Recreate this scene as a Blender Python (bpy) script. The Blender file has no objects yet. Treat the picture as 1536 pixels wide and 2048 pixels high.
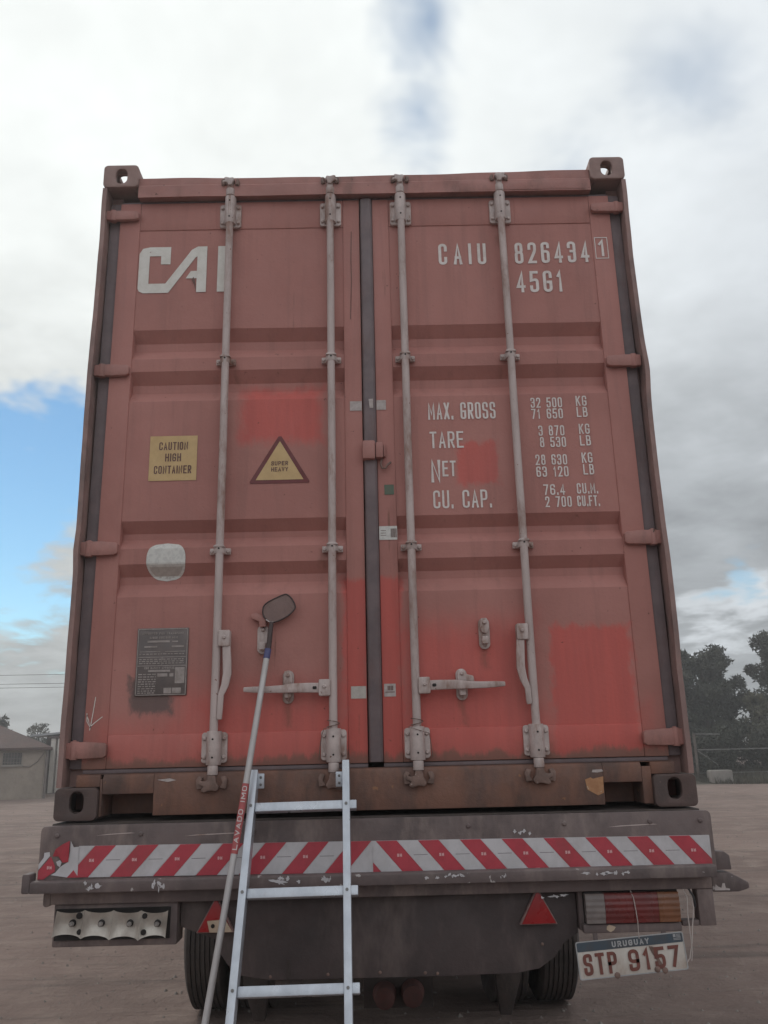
import bpy, bmesh, math, random
from mathutils import Vector, Matrix, noise as mnoise
R = math.radians
random.seed(11)
scene = bpy.context.scene
COL = scene.collection

# ------------------------------------------------------------------ camera, sky, sun, exposure
cam_d = bpy.data.cameras.new('camera'); cam = bpy.data.objects.new('camera', cam_d); COL.objects.link(cam)
cam_d.sensor_fit = 'HORIZONTAL'; cam_d.sensor_width = 36.0; cam_d.lens = 39.0
cam_d.clip_start = 0.05; cam_d.clip_end = 3000
pitch, yaw, roll = 0.27109, 0.009467, -0.023505
fw = Vector((math.sin(yaw)*math.cos(pitch), math.cos(yaw)*math.cos(pitch), math.sin(pitch)))
r0 = Vector((math.cos(yaw), -math.sin(yaw), 0)); u0 = r0.cross(fw)
rt = math.cos(roll)*r0 + math.sin(roll)*u0; up = -math.sin(roll)*r0 + math.cos(roll)*u0
M = Matrix((rt, up, -fw)).transposed().to_4x4(); M.translation = Vector((0.0219, -3.328, 1.6558))
cam.matrix_world = M
scene.camera = cam

SUN_AZ, SUN_EL = R(-34), R(41)
sdir = Vector((math.sin(SUN_AZ)*math.cos(SUN_EL), math.cos(SUN_AZ)*math.cos(SUN_EL), math.sin(SUN_EL)))
sun_d = bpy.data.lights.new('sun', 'SUN'); sun_d.energy = 0.7; sun_d.angle = R(14); sun_d.color = (1.0, 0.95, 0.88)
sun = bpy.data.objects.new('sun', sun_d); COL.objects.link(sun)
sun.rotation_euler = (-sdir).to_track_quat('-Z', 'Y').to_euler(); sun.location = sdir*40

world = bpy.data.worlds.new('World'); scene.world = world; world.use_nodes = True

def build_sky():
    nt = world.node_tree; N = nt.nodes; L = nt.links
    N.clear()
    def val(v):
        return v
    def link(a, b): L.new(a, b)
    def math_(op, a, b=None, c=None, clamp=False):
        n = N.new('ShaderNodeMath'); n.operation = op; n.use_clamp = clamp
        for i, v in enumerate((a, b, c)):
            if v is None: continue
            if isinstance(v, (int, float)): n.inputs[i].default_value = v
            else: link(v, n.inputs[i])
        return n.outputs[0]
    def mrange(v, a, b, c=0.0, d=1.0):
        n = N.new('ShaderNodeMapRange'); n.interpolation_type = 'SMOOTHSTEP'
        link(v, n.inputs[0])
        for i, q in enumerate((a, b, c, d)): n.inputs[i+1].default_value = q
        return n.outputs[0]
    tc = N.new('ShaderNodeTexCoord'); d = tc.outputs['Generated']
    sep = N.new('ShaderNodeSeparateXYZ'); link(d, sep.inputs[0])
    # cloud field: project the direction on a cloud layer so that clouds flatten towards the horizon
    zz = math_('ADD', math_('MAXIMUM', sep.outputs[2], 0.0), 0.22)
    cmb = N.new('ShaderNodeCombineXYZ')
    link(math_('DIVIDE', sep.outputs[0], zz), cmb.inputs[0]); link(math_('DIVIDE', sep.outputs[1], zz), cmb.inputs[1])
    cmb.inputs[2].default_value = 3.1
    def nz(scale, det, rough, off=0.0, dist=0.0):
        n = N.new('ShaderNodeTexNoise'); n.inputs['Scale'].default_value = scale
        n.inputs['Detail'].default_value = det; n.inputs['Roughness'].default_value = rough
        n.inputs['Distortion'].default_value = dist
        m = N.new('ShaderNodeVectorMath'); m.operation = 'ADD'; link(cmb.outputs[0], m.inputs[0]); m.inputs[1].default_value = (off, off*0.7, off*0.3)
        link(m.outputs[0], n.inputs['Vector'])
        return n.outputs['Fac']
    n1 = nz(1.6, 4, 0.58); n2 = nz(3.6, 4, 0.62, 7.3, 0.2); n3 = nz(7.0, 3, 0.6, 2.2)
    wob = math_('SUBTRACT', math_('ADD', math_('MULTIPLY', n1, 0.45), math_('MULTIPLY', n2, 0.55)), 0.5)
    def blob(v, half, soft, wobble, sx=1.0):
        """1 inside a cone around direction v"""
        vm = N.new('ShaderNodeVectorMath'); vm.operation = 'SUBTRACT'; link(d, vm.inputs[0]); vm.inputs[1].default_value = v
        vs = N.new('ShaderNodeVectorMath'); vs.operation = 'MULTIPLY'; link(vm.outputs[0], vs.inputs[0]); vs.inputs[1].default_value = (sx, 1.0, 1.0)
        ln = N.new('ShaderNodeVectorMath'); ln.operation = 'LENGTH'; link(vs.outputs[0], ln.inputs[0])
        dist = math_('ADD', ln.outputs['Value'], math_('MULTIPLY', wob, wobble))
        return mrange(dist, half-soft, half+soft, 1.0, 0.0)
    holes = [blob((-0.445, 0.86, 0.245), 0.145, 0.032, 0.55),
             blob((-0.410, 0.893, 0.175), 0.075, 0.03, 0.40),
             blob((0.066, 0.690, 0.72), 0.075, 0.045, 0.45, 1.5),
             blob((0.056, 0.75, 0.655), 0.045, 0.05, 0.40, 1.4)]
    hole = math_('MAXIMUM', math_('MAXIMUM', math_('MAXIMUM', holes[0], holes[1]), math_('MULTIPLY', blob((0.398, 0.90, 0.178), 0.018, 0.016, 0.3), 0.7)), math_('MULTIPLY', math_('MAXIMUM', holes[2], holes[3]), 0.72))
    thin = math_('MAXIMUM', blob((0.328, 0.70, 0.634), 0.04, 0.07, 0.5), blob((0.222, 0.756, 0.606), 0.03, 0.07, 0.6))
    thin = math_('MULTIPLY', thin, 0.42)
    gen = mrange(n1, 0.30, 0.20)                      # a few openings anywhere in the sky
    hole = math_('MAXIMUM', math_('MAXIMUM', hole, thin), gen)
    cover = math_('SUBTRACT', 1.0, hole, clamp=True)
    cover = math_('MULTIPLY', cover, 0.985)
    # cloud light: bright near the veiled sun and overhead, grey low down
    dot = N.new('ShaderNodeVectorMath'); dot.operation = 'DOT_PRODUCT'; link(d, dot.inputs[0]); dot.inputs[1].default_value = sdir
    glow = mrange(dot.outputs['Value'], 0.55, 1.0)
    back = mrange(dot.outputs['Value'], 0.45, -0.55)     # front-lit clouds opposite the sun, out of view, brightened to light the doors
    elev = mrange(sep.outputs[2], 0.15, 0.60)
    lum = math_('ADD', 0.275, math_('MULTIPLY', elev, 0.31))
    lum = math_('ADD', lum, math_('ADD', math_('MULTIPLY', glow, 0.10), math_('MULTIPLY', back, 0.22)))
    tex = math_('ADD', math_('MULTIPLY', math_('SUBTRACT', n2, 0.5), 0.62), math_('MULTIPLY', math_('SUBTRACT', n3, 0.5), 0.26))
    amp = math_('ADD', 0.60, math_('MULTIPLY', math_('SUBTRACT', 1.0, elev), 1.0))
    puff = math_('MAXIMUM', blob((0.412, 0.90, 0.150), 0.030, 0.022, 0.35), blob((0.372, 0.921, 0.115), 0.026, 0.02, 0.35))
    lum = math_('MULTIPLY', lum, math_('ADD', 1.0, math_('MULTIPLY', tex, amp)))
    lum = math_('ADD', lum, math_('MULTIPLY', puff, 0.26))
    tint = N.new('ShaderNodeMix'); tint.data_type = 'RGBA'
    link(glow, tint.inputs['Factor']); tint.inputs['A'].default_value = (0.93, 0.985, 1.035, 1); tint.inputs['B'].default_value = (0.985, 1.02, 1.0, 1)
    cl = N.new('ShaderNodeVectorMath'); cl.operation = 'SCALE'; link(tint.outputs['Result'], cl.inputs[0]); link(lum, cl.inputs['Scale'])
    sky = N.new('ShaderNodeTexSky'); sky.sky_type = 'NISHITA'; sky.sun_disc = False
    sky.sun_elevation = SUN_EL; sky.sun_rotation = SUN_AZ % (2*math.pi)
    sky.air_density = 1.0; sky.dust_density = 0.0; sky.ozone_density = 0.7
    sk = N.new('ShaderNodeVectorMath'); sk.operation = 'MULTIPLY'; link(sky.outputs[0], sk.inputs[0]); sk.inputs[1].default_value = (0.060, 0.076, 0.078)
    mix = N.new('ShaderNodeMix'); mix.data_type = 'RGBA'; link(cover, mix.inputs['Factor'])
    link(sk.outputs[0], mix.inputs['A']); link(cl.outputs[0], mix.inputs['B'])
    bg = N.new('ShaderNodeBackground'); link(mix.outputs['Result'], bg.inputs['Color']); bg.inputs['Strength'].default_value = 1.0
    out = N.new('ShaderNodeOutputWorld'); link(bg.outputs[0], out.inputs[0])
build_sky()

scene.view_settings.view_transform = 'Standard'; scene.view_settings.look = 'None'
scene.view_settings.exposure = 0.53; scene.view_settings.gamma = 1.0; scene.view_settings.use_curve_mapping = False
scene.cycles.volume_bounces = 0; scene.cycles.max_bounces = 4; scene.cycles.diffuse_bounces = 3; scene.cycles.glossy_bounces = 2; scene.cycles.transmission_bounces = 2
HAZE = 0.0045

# ------------------------------------------------------------------ materials
MATS = {}
def nodes_of(name):
    m = bpy.data.materials.new(name); m.use_nodes = True
    nt = m.node_tree; b = nt.nodes['Principled BSDF']
    return m, nt, nt.nodes, nt.links, b
def mth(nt, op, a, b=None, clamp=False):
    n = nt.nodes.new('ShaderNodeMath'); n.operation = op; n.use_clamp = clamp
    for i, v in enumerate((a, b)):
        if v is None: continue
        if isinstance(v, (int, float)): n.inputs[i].default_value = v
        else: nt.links.new(v, n.inputs[i])
    return n.outputs[0]
def mrg(nt, v, a, b, c=0.0, d=1.0):
    n = nt.nodes.new('ShaderNodeMapRange'); n.interpolation_type = 'SMOOTHSTEP'; nt.links.new(v, n.inputs[0])
    for i, q in enumerate((a, b, c, d)): n.inputs[i+1].default_value = q
    return n.outputs[0]
def mixc(nt, f, a, b):
    n = nt.nodes.new('ShaderNodeMix'); n.data_type = 'RGBA'
    for k, v in (('Factor', f), ('A', a), ('B', b)):
        if isinstance(v, (int, float)): n.inputs[k].default_value = v
        elif isinstance(v, (tuple, list)): n.inputs[k].default_value = (*v[:3], 1)
        else: nt.links.new(v, n.inputs[k])
    return n.outputs['Result']
def pos(nt, sc=(1, 1, 1), off=(0, 0, 0)):
    g = nt.nodes.new('ShaderNodeNewGeometry'); m = nt.nodes.new('ShaderNodeMapping')
    nt.links.new(g.outputs['Position'], m.inputs['Vector']); m.inputs['Scale'].default_value = sc; m.inputs['Location'].default_value = off
    return m.outputs[0]
def noi(nt, vec, scale, det=5, rough=0.6, dist=0.0):
    n = nt.nodes.new('ShaderNodeTexNoise'); nt.links.new(vec, n.inputs['Vector'])
    n.inputs['Scale'].default_value = scale; n.inputs['Detail'].default_value = det
    n.inputs['Roughness'].default_value = rough; n.inputs['Distortion'].default_value = dist
    return n.outputs['Fac']
def bump(nt, b, h, dist, strength=1.0):
    n = nt.nodes.new('ShaderNodeBump'); n.inputs['Distance'].default_value = dist; n.inputs['Strength'].default_value = strength
    nt.links.new(h, n.inputs['Height']); nt.links.new(n.outputs[0], b.inputs['Normal'])
def mat(name, c, c2=None, scale=5, rough=0.6, metal=0.0, bmp=0.0, bscale=90, stretch=(1, 1, 1), chips=None, grime=None, lo=0.35, hi=0.68, spec=0.4):
    """painted / worn surface: two tones by noise, optional chips (colour, scale, threshold) and grime (colour, scale, amount)"""
    m, nt, N, L, b = nodes_of(name)
    p = pos(nt, stretch, (3.3, 1.7, 0.9))
    c2 = c2 or tuple(x*0.8 for x in c)
    col = mixc(nt, mrg(nt, noi(nt, p, scale, 5, 0.65, 0.2), lo, hi), c, c2)
    if grime:
        p3 = pos(nt, (1, 1, 0.35), (8.1, 2.3, 4.2))
        col = mixc(nt, mth(nt, 'MULTIPLY', mrg(nt, noi(nt, p3, grime[1], 5, 0.7), 0.48, 0.72), grime[2]), col, grime[0])
    if chips:
        p2 = pos(nt, (1, 1, 1), (5.5, 2.1, 7.7))
        cm = mrg(nt, noi(nt, p2, chips[1], 4, 0.6), chips[2], chips[2]+0.02)
        col = mixc(nt, cm, col, chips[0])
    L.new(col, b.inputs['Base Color'])
    b.inputs['Metallic'].default_value = metal; b.inputs['Specular IOR Level'].default_value = spec
    rr = mrg(nt, noi(nt, pos(nt), 14, 2, 0.6), 0.3, 0.7, max(0.05, rough-0.12), min(1, rough+0.12)); L.new(rr, b.inputs['Roughness'])
    if bmp: bump(nt, b, noi(nt, pos(nt), bscale, 3, 0.65), bmp)
    MATS[name] = m
    return m

def door_material():
    m, nt, N, L, b = nodes_of('faded_red_door_paint')
    p = pos(nt); sep = nt.nodes.new('ShaderNodeSeparateXYZ'); L.new(p, sep.inputs[0]); X, Z = sep.outputs[0], sep.outputs[2]
    big = noi(nt, p, 1.7, 6, 0.6, 0.4); mid = noi(nt, pos(nt, (1, 1, 1), (4, 4, 4)), 6, 7, 0.65)
    streak = noi(nt, pos(nt, (1, 1, 0.06), (2, 0, 0)), 16, 6, 0.65)
    col = mixc(nt, mrg(nt, big, 0.3, 0.7), (0.435, 0.192, 0.163), (0.362, 0.155, 0.131))
    col = mixc(nt, mth(nt, 'MULTIPLY', mrg(nt, mid, 0.45, 0.75), 0.35), col, (0.475, 0.235, 0.200))
    col = mixc(nt, mth(nt, 'MULTIPLY', mrg(nt, streak, 0.48, 0.74), 0.5), col, (0.285, 0.132, 0.112))
    # touch-up patches sprayed in fresher red: centre x, z, half width, half height, softness, strength
    pt = [(-0.385, 3.05, 0.175, 0.13, 0.035, .9), (0.457, 2.805, 0.09, 0.095, 0.016, .8), (0.875, 1.85, 0.165, 0.25, 0.018, .95),
          (-0.07, 1.95, 0.05, 0.36, 0.018, .9), (0.062, 1.95, 0.05, 0.36, 0.018, .9), (-0.42, 1.71, 0.33, 0.16, 0.13, .85), (0.36, 1.86, 0.26, 0.26, 0.11, .85),
          (-0.93, 1.66, 0.18, 0.10, 0.09, .5), (0.62, 1.68, 0.46, 0.10, 0.08, .55), (-0.07, 1.64, 0.05, 0.10, 0.05, .5), (0.07, 1.64, 0.05, 0.10, 0.05, .4)]
    wob = mth(nt, 'MULTIPLY', mth(nt, 'SUBTRACT', noi(nt, pos(nt, (1.6, 1, 0.8), (9, 1, 3)), 13, 6, 0.72), 0.5), 0.10)
    for cx, cz, hw, hh, so, st in pt:
        dx = mth(nt, 'SUBTRACT', mth(nt, 'ABSOLUTE', mth(nt, 'SUBTRACT', X, cx)), hw)
        dz = mth(nt, 'SUBTRACT', mth(nt, 'ABSOLUTE', mth(nt, 'SUBTRACT', Z, cz)), hh)
        dd = mth(nt, 'ADD', mth(nt, 'MAXIMUM', dx, dz), wob)
        col = mixc(nt, mth(nt, 'MULTIPLY', mrg(nt, dd, -so, so, 1.0, 0.0), st), col, mixc(nt, mrg(nt, streak, 0.3, 0.7), (0.56, 0.118, 0.098), (0.47, 0.105, 0.089)))
    # dark smear of old tar left of and below the data plate
    dx = mth(nt, 'SUBTRACT', mth(nt, 'ABSOLUTE', mth(nt, 'SUBTRACT', X, -0.885)), 0.078)
    dz = mth(nt, 'SUBTRACT', mth(nt, 'ABSOLUTE', mth(nt, 'SUBTRACT', Z, 1.855)), 0.062)
    col = mixc(nt, mth(nt, 'MULTIPLY', mrg(nt, mth(nt, 'ADD', mth(nt, 'MAXIMUM', dx, dz), wob), -0.01, 0.02, 1.0, 0.0), 0.85), col, (0.115, 0.09, 0.084))
    for cx, cz, hw, hh, so in ((-0.628, 1.60, .055, .03, .03), (-0.163, 1.60, .055, .03, .03), (0.163, 1.60, .055, .03, .03), (0.628, 1.60, .055, .03, .03),
                               (0.347, 1.775, .008, .05, .02), (-0.343, 1.78, .008, .05, .02), (0.448, 1.985, .006, .04, .018), (-0.447, 1.985, .006, .04, .018),
                               (-0.628, 3.93, .008, .05, .02), (0.628, 3.93, .008, .06, .02), (0.163, 3.93, .01, .04, .02), (-0.590, 3.245, .008, .03, .018), (0.590, 3.24, .008, .03, .018), (0.125, 2.40, .006, .04, .018), (-0.20, 2.40, .006, .03, .018)):
        dx = mth(nt, 'SUBTRACT', mth(nt, 'ABSOLUTE', mth(nt, 'SUBTRACT', X, cx)), hw)
        dz = mth(nt, 'SUBTRACT', mth(nt, 'ABSOLUTE', mth(nt, 'SUBTRACT', Z, cz)), hh)
        dd = mth(nt, 'ADD', mth(nt, 'MAXIMUM', dx, dz), wob)
        col = mixc(nt, mth(nt, 'MULTIPLY', mrg(nt, dd, -so, so, 1.0, 0.0), .5), col, (0.175, 0.085, 0.058))
    # scuffs, rust specks and rust creeping along the bottom rail
    sp = mrg(nt, noi(nt, pos(nt, (1, 1, 1), (1, 6, 2)), 46, 4, 0.6), 0.71, 0.74)
    col = mixc(nt, mth(nt, 'MULTIPLY', sp, 0.7), col, (0.10, 0.05, 0.035))
    sc = mrg(nt, noi(nt, pos(nt, (3, 1, 0.7), (7, 6, 2)), 38, 4, 0.6), 0.74, 0.77)
    col = mixc(nt, mth(nt, 'MULTIPLY', sc, 0.45), col, (0.42, 0.27, 0.22))
    runs = mrg(nt, noi(nt, pos(nt, (1, 1, 0.045), (5, 2, 8)), 34, 4, 0.55), 0.665, 0.70)
    runs = mth(nt, 'MULTIPLY', runs, mrg(nt, noi(nt, pos(nt, (1, 1, 1), (6, 1, 1)), 3.2, 4, 0.6), 0.48, 0.62))
    col = mixc(nt, mth(nt, 'MULTIPLY', runs, 0.55), col, (0.17, 0.082, 0.055))
    edge = mth(nt, 'ADD', Z, mth(nt, 'MULTIPLY', mth(nt, 'SUBTRACT', noi(nt, pos(nt, (1, 1, 0.3), (3, 3, 9)), 11, 7, 0.7), 0.5), 0.16))
    col = mixc(nt, mrg(nt, edge, 1.60, 1.63, 0.8, 0.0), col, (0.20, 0.115, 0.088))
    L.new(col, b.inputs['Base Color'])
    b.inputs['Specular IOR Level'].default_value = 0.3
    L.new(mrg(nt, mid, 0.3, 0.7, 0.5, 0.72), b.inputs['Roughness'])
    bump(nt, b, mth(nt, 'ADD', noi(nt, p, 70, 5, 0.6), mth(nt, 'MULTIPLY', big, 3.0)), 0.0012)
    MATS['door'] = m
door_material()
mat('frame_red', (0.405, 0.188, 0.160), (0.325, 0.152, 0.130), 4, 0.6, bmp=0.0012, grime=((0.12, 0.075, 0.06), 5, 0.6), chips=((0.10, 0.05, 0.035), 30, 0.70))
mat('post_grime', (0.325, 0.20, 0.176), (0.245, 0.158, 0.143), 5, 0.65, bmp=0.0015, grime=((0.09, 0.075, 0.07), 4, 0.7), chips=((0.33, 0.22, 0.18), 34, 0.73))
mat('sill_rust', (0.20, 0.098, 0.068), (0.115, 0.069, 0.057), 6, 0.75, bmp=0.002, stretch=(1, 1, 0.4), grime=((0.075, 0.05, 0.042), 7, 0.8), chips=((0.26, 0.13, 0.07), 24, 0.68))
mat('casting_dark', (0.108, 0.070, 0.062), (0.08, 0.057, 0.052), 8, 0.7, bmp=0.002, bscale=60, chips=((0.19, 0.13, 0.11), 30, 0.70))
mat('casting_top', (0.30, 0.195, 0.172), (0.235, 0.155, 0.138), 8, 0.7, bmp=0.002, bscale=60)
mat('rod_grey', (0.52, 0.425, 0.40), (0.42, 0.34, 0.318), 9, 0.6, metal=0.1, bmp=0.001, stretch=(1, 1, 0.25), grime=((0.235, 0.125, 0.09), 7, 0.95), chips=((0.21, 0.10, 0.07), 60, 0.69))
mat('bracket_grey', (0.53, 0.44, 0.412), (0.43, 0.355, 0.332), 20, 0.62, metal=0.1, bmp=0.001, grime=((0.225, 0.12, 0.085), 9, 0.95), chips=((0.18, 0.09, 0.065), 60, 0.69))
mat('keeper_rust', (0.22, 0.14, 0.115), (0.13, 0.085, 0.07), 22, 0.75, bmp=0.0015, chips=((0.34, 0.27, 0.24), 50, 0.68))
mat('hole_dark', (0.02, 0.016, 0.015), rough=0.8)  # near-black: on solid discs it paints the shade inside holes
mat('rubber', (0.19, 0.145, 0.148), (0.145, 0.115, 0.118), 7, 0.75, bmp=0.001, grime=((0.16, 0.085, 0.07), 10, 0.4))
mat('lettering_white', (0.72, 0.655, 0.62), (0.63, 0.55, 0.515), 26, 0.6, chips=((0.34, 0.18, 0.15), 70, 0.70))
mat('logo_white', (0.70, 0.67, 0.62), (0.63, 0.595, 0.54), 26, 0.6, chips=((0.34, 0.2, 0.17), 40, 0.73))
mat('sticker_yellow', (0.58, 0.40, 0.19), (0.52, 0.35, 0.165), 20, 0.5)
mat('sticker_ink', (0.15, 0.075, 0.06), (0.12, 0.06, 0.05), 20, 0.6)
mat('sticker_maroon', (0.17, 0.045, 0.045), (0.14, 0.04, 0.04), 20, 0.6)
mat('sticker_white', (0.62, 0.60, 0.56), (0.54, 0.52, 0.49), 60, 0.5, lo=0.45, hi=0.6)
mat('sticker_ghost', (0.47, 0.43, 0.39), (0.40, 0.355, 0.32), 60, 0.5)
mat('sticker_paper', (0.48, 0.42, 0.40), (0.38, 0.32, 0.30), 50, 0.6)
mat('sticker_green', (0.10, 0.14, 0.10), (0.12, 0.13, 0.09), 40, 0.6)
mat('sticker_orange', (0.42, 0.22, 0.11), (0.34, 0.16, 0.075), 30, 0.6, chips=((0.50, 0.40, 0.3), 40, 0.66))
mat('plate_dark', (0.13, 0.11, 0.105), (0.165, 0.135, 0.126), 18, 0.5, metal=0.3)
mat('plate_line', (0.36, 0.31, 0.29), (0.26, 0.22, 0.20), 40, 0.5, metal=0.3)
mat('trailer_black', (0.158, 0.118, 0.112), (0.108, 0.083, 0.080), 5, 0.72, bmp=0.002, bscale=40, grime=((0.27, 0.205, 0.182), 5.5, 0.75), chips=((0.30, 0.26, 0.25), 26, 0.74))
mat('trailer_scuffed', (0.150, 0.112, 0.107), (0.105, 0.081, 0.078), 6, 0.72, bmp=0.002, bscale=40, grime=((0.26, 0.205, 0.185), 6, 0.6), chips=((0.44, 0.40, 0.385), 17, 0.665))
mat('chassis_brown', (0.062, 0.046, 0.041), (0.044, 0.034, 0.031), 6, 0.8, bmp=0.003, grime=((0.14, 0.10, 0.085), 5, 0.5))
mat('flap_black', (0.076, 0.056, 0.054), (0.058, 0.044, 0.043), 4, 0.7, bmp=0.0015, grime=((0.16, 0.122, 0.11), 4.5, 0.7))
mat('tape_red', (0.46, 0.055, 0.075), (0.40, 0.05, 0.068), 30, 0.42, grime=((0.22, 0.07, 0.065), 6, 0.4))
mat('tape_white', (0.56, 0.53, 0.54), (0.48, 0.455, 0.46), 14, 0.42, grime=((0.36, 0.32, 0.31), 6, 0.45))
mat('tape_mark', (0.72, 0.42, 0.42), (0.68, 0.38, 0.38), 30, 0.5)
mat('tape_print', (0.22, 0.19, 0.2), rough=0.6)
mat('reflector_alu', (0.56, 0.51, 0.45), (0.44, 0.39, 0.345), 12, 0.45, metal=0.35, bmp=0.001, grime=((0.26, 0.2, 0.165), 9, 0.5))
mat('bulb_glass', (0.30, 0.27, 0.25), (0.2, 0.18, 0.17), 40, 0.2)
mat('lens_red', (0.16, 0.027, 0.025), (0.12, 0.024, 0.023), 12, 0.3, grime=((0.12, 0.05, 0.045), 8, 0.5), spec=0.5)
mat('lens_orange', (0.21, 0.085, 0.042), (0.165, 0.07, 0.036), 14, 0.3, grime=((0.16, 0.075, 0.05), 8, 0.5), spec=0.5)
mat('lens_clear', (0.22, 0.185, 0.172), (0.165, 0.138, 0.13), 14, 0.35, grime=((0.16, 0.12, 0.11), 8, 0.6))
mat('triangle_red', (0.34, 0.018, 0.02), (0.27, 0.018, 0.02), 16, 0.3, grime=((0.16, 0.05, 0.045), 9, 0.4))
mat('triangle_rim', (0.33, 0.22, 0.20), (0.2, 0.1, 0.1), 30, 0.5)
mat('broken_cream', (0.52, 0.40, 0.30), (0.42, 0.31, 0.22), 20, 0.55)
mat('number_plate_white', (0.58, 0.53, 0.48), (0.48, 0.42, 0.37), 9, 0.5, grime=((0.32, 0.19, 0.13), 14, 0.55), chips=((0.22, 0.09, 0.05), 22, 0.70))
mat('number_plate_blue', (0.06, 0.085, 0.11), (0.075, 0.075, 0.08), 8, 0.55)
mat('number_plate_text', (0.20, 0.068, 0.052), (0.14, 0.055, 0.045), 30, 0.6)
mat('number_plate_light', (0.42, 0.41, 0.41), rough=0.55)
mat('wire_pale', (0.48, 0.41, 0.38), rough=0.6)
mat('wire_black', (0.03, 0.028, 0.03), rough=0.6)
mat('aluminium', (0.52, 0.54, 0.58), (0.44, 0.46, 0.50), 16, 0.38, metal=0.55, bmp=0.0006, stretch=(1, 1, 0.3), grime=((0.40, 0.39, 0.39), 20, 0.4), chips=((0.30, 0.28, 0.27), 90, 0.72))
mat('pole_grey', (0.48, 0.45, 0.44), (0.42, 0.39, 0.38), 10, 0.45, metal=0.3, stretch=(1, 1, 0.2), grime=((0.34, 0.29, 0.27), 14, 0.3))
mat('pole_blue', (0.085, 0.085, 0.20), rough=0.5)
mat('pole_dark', (0.07, 0.045, 0.042), rough=0.6)
mat('label_red', (0.40, 0.085, 0.085), (0.34, 0.08, 0.08), 30, 0.5)
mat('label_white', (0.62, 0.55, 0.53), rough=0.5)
mat('net_brown', (0.235, 0.158, 0.142), (0.205, 0.138, 0.124), 30, 0.8, bmp=0.002, bscale=400)
mat('tyre', (0.050, 0.040, 0.037), (0.078, 0.062, 0.055), 6, 0.85, bmp=0.003, bscale=50)
mat('rim_brown', (0.13, 0.10, 0.09), rough=0.7)
mat('brake_red', (0.105, 0.038, 0.032), (0.07, 0.034, 0.03), 9, 0.7)
mat('side_red', (0.27, 0.115, 0.095), (0.21, 0.09, 0.075), 2, 0.6, grime=((0.12, 0.07, 0.05), 3, 0.5))
mat('house_wall', (0.30, 0.245, 0.20), (0.225, 0.185, 0.152), 1.4, 0.85, bmp=0.01, bscale=8, grime=((0.20, 0.165, 0.14), 0.8, 0.7))
mat('roof_brown', (0.075, 0.038, 0.032), (0.052, 0.029, 0.026), 1.5, 0.85, bmp=0.01, bscale=6)
mat('shed_brown', (0.13, 0.085, 0.075), (0.1, 0.07, 0.065), 2, 0.85)
mat('roof_sheet', (0.36, 0.36, 0.37), (0.28, 0.28, 0.29), 2, 0.6)
mat('white_wash', (0.66, 0.61, 0.55), (0.56, 0.51, 0.46), 5, 0.8)
mat('window_dark', (0.05, 0.045, 0.045), rough=0.3)
mat('grille', (0.14, 0.115, 0.105), rough=0.6)
mat('concrete', (0.27, 0.24, 0.215), (0.20, 0.18, 0.16), 3, 0.85, bmp=0.01, bscale=10)
mat('galv', (0.19, 0.18, 0.17), rough=0.5, metal=0.3)
mat('timber_grey', (0.13, 0.105, 0.09), rough=0.85)
mat('bark', (0.085, 0.068, 0.055), (0.06, 0.05, 0.042), 3, 0.9)
mat('leaf_dark', (0.048, 0.050, 0.032), (0.026, 0.030, 0.021), 1.6, 0.75)
mat('leaf_olive', (0.058, 0.056, 0.035), (0.034, 0.034, 0.024), 1.5, 0.75)
mat('leaf_pale', (0.135, 0.125, 0.080), (0.09, 0.088, 0.058), 1.5, 0.8)
mat('grass_dry', (0.085, 0.072, 0.048), (0.055, 0.048, 0.034), 1.2, 0.85)
mat('stone', (0.25, 0.215, 0.19), (0.19, 0.16, 0.145), 3, 0.85)

def ground_material():
    m, nt, N, L, b = nodes_of('packed_dirt')
    p = pos(nt)
    big = noi(nt, p, 0.35, 7, 0.62, 0.5); mid = noi(nt, pos(nt, (1, 1, 1), (5, 3, 1)), 2.2, 8, 0.68, 0.3)
    tracks = noi(nt, pos(nt, (0.22, 2.2, 1), (1, 8, 0)), 1.6, 6, 0.6, 0.6); fine = noi(nt, pos(nt, (1, 1, 1), (2, 2, 2)), 26, 6, 0.7)
    col = mixc(nt, mrg(nt, big, 0.3, 0.7), (0.232, 0.168, 0.144), (0.165, 0.119, 0.103))
    col = mixc(nt, mth(nt, 'MULTIPLY', mrg(nt, mid, 0.42, 0.75), 0.6), col, (0.32, 0.25, 0.212))
    col = mixc(nt, mth(nt, 'MULTIPLY', mrg(nt, tracks, 0.52, 0.70), 0.7), col, (0.13, 0.100, 0.088))
    col = mixc(nt, mth(nt, 'MULTIPLY', mrg(nt, fine, 0.55, 0.75), 0.35), col, (0.15, 0.12, 0.105))
    L.new(col, b.inputs['Base Color']); b.inputs['Roughness'].default_value = 0.92; b.inputs['Specular IOR Level'].default_value = 0.2
    h = mth(nt, 'ADD', mth(nt, 'MULTIPLY', mid, 1.0), mth(nt, 'ADD', mth(nt, 'MULTIPLY', tracks, 1.2), mth(nt, 'MULTIPLY', fine, 0.25)))
    bump(nt, b, h, 0.06)
    MATS['ground'] = m
ground_material()

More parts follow.
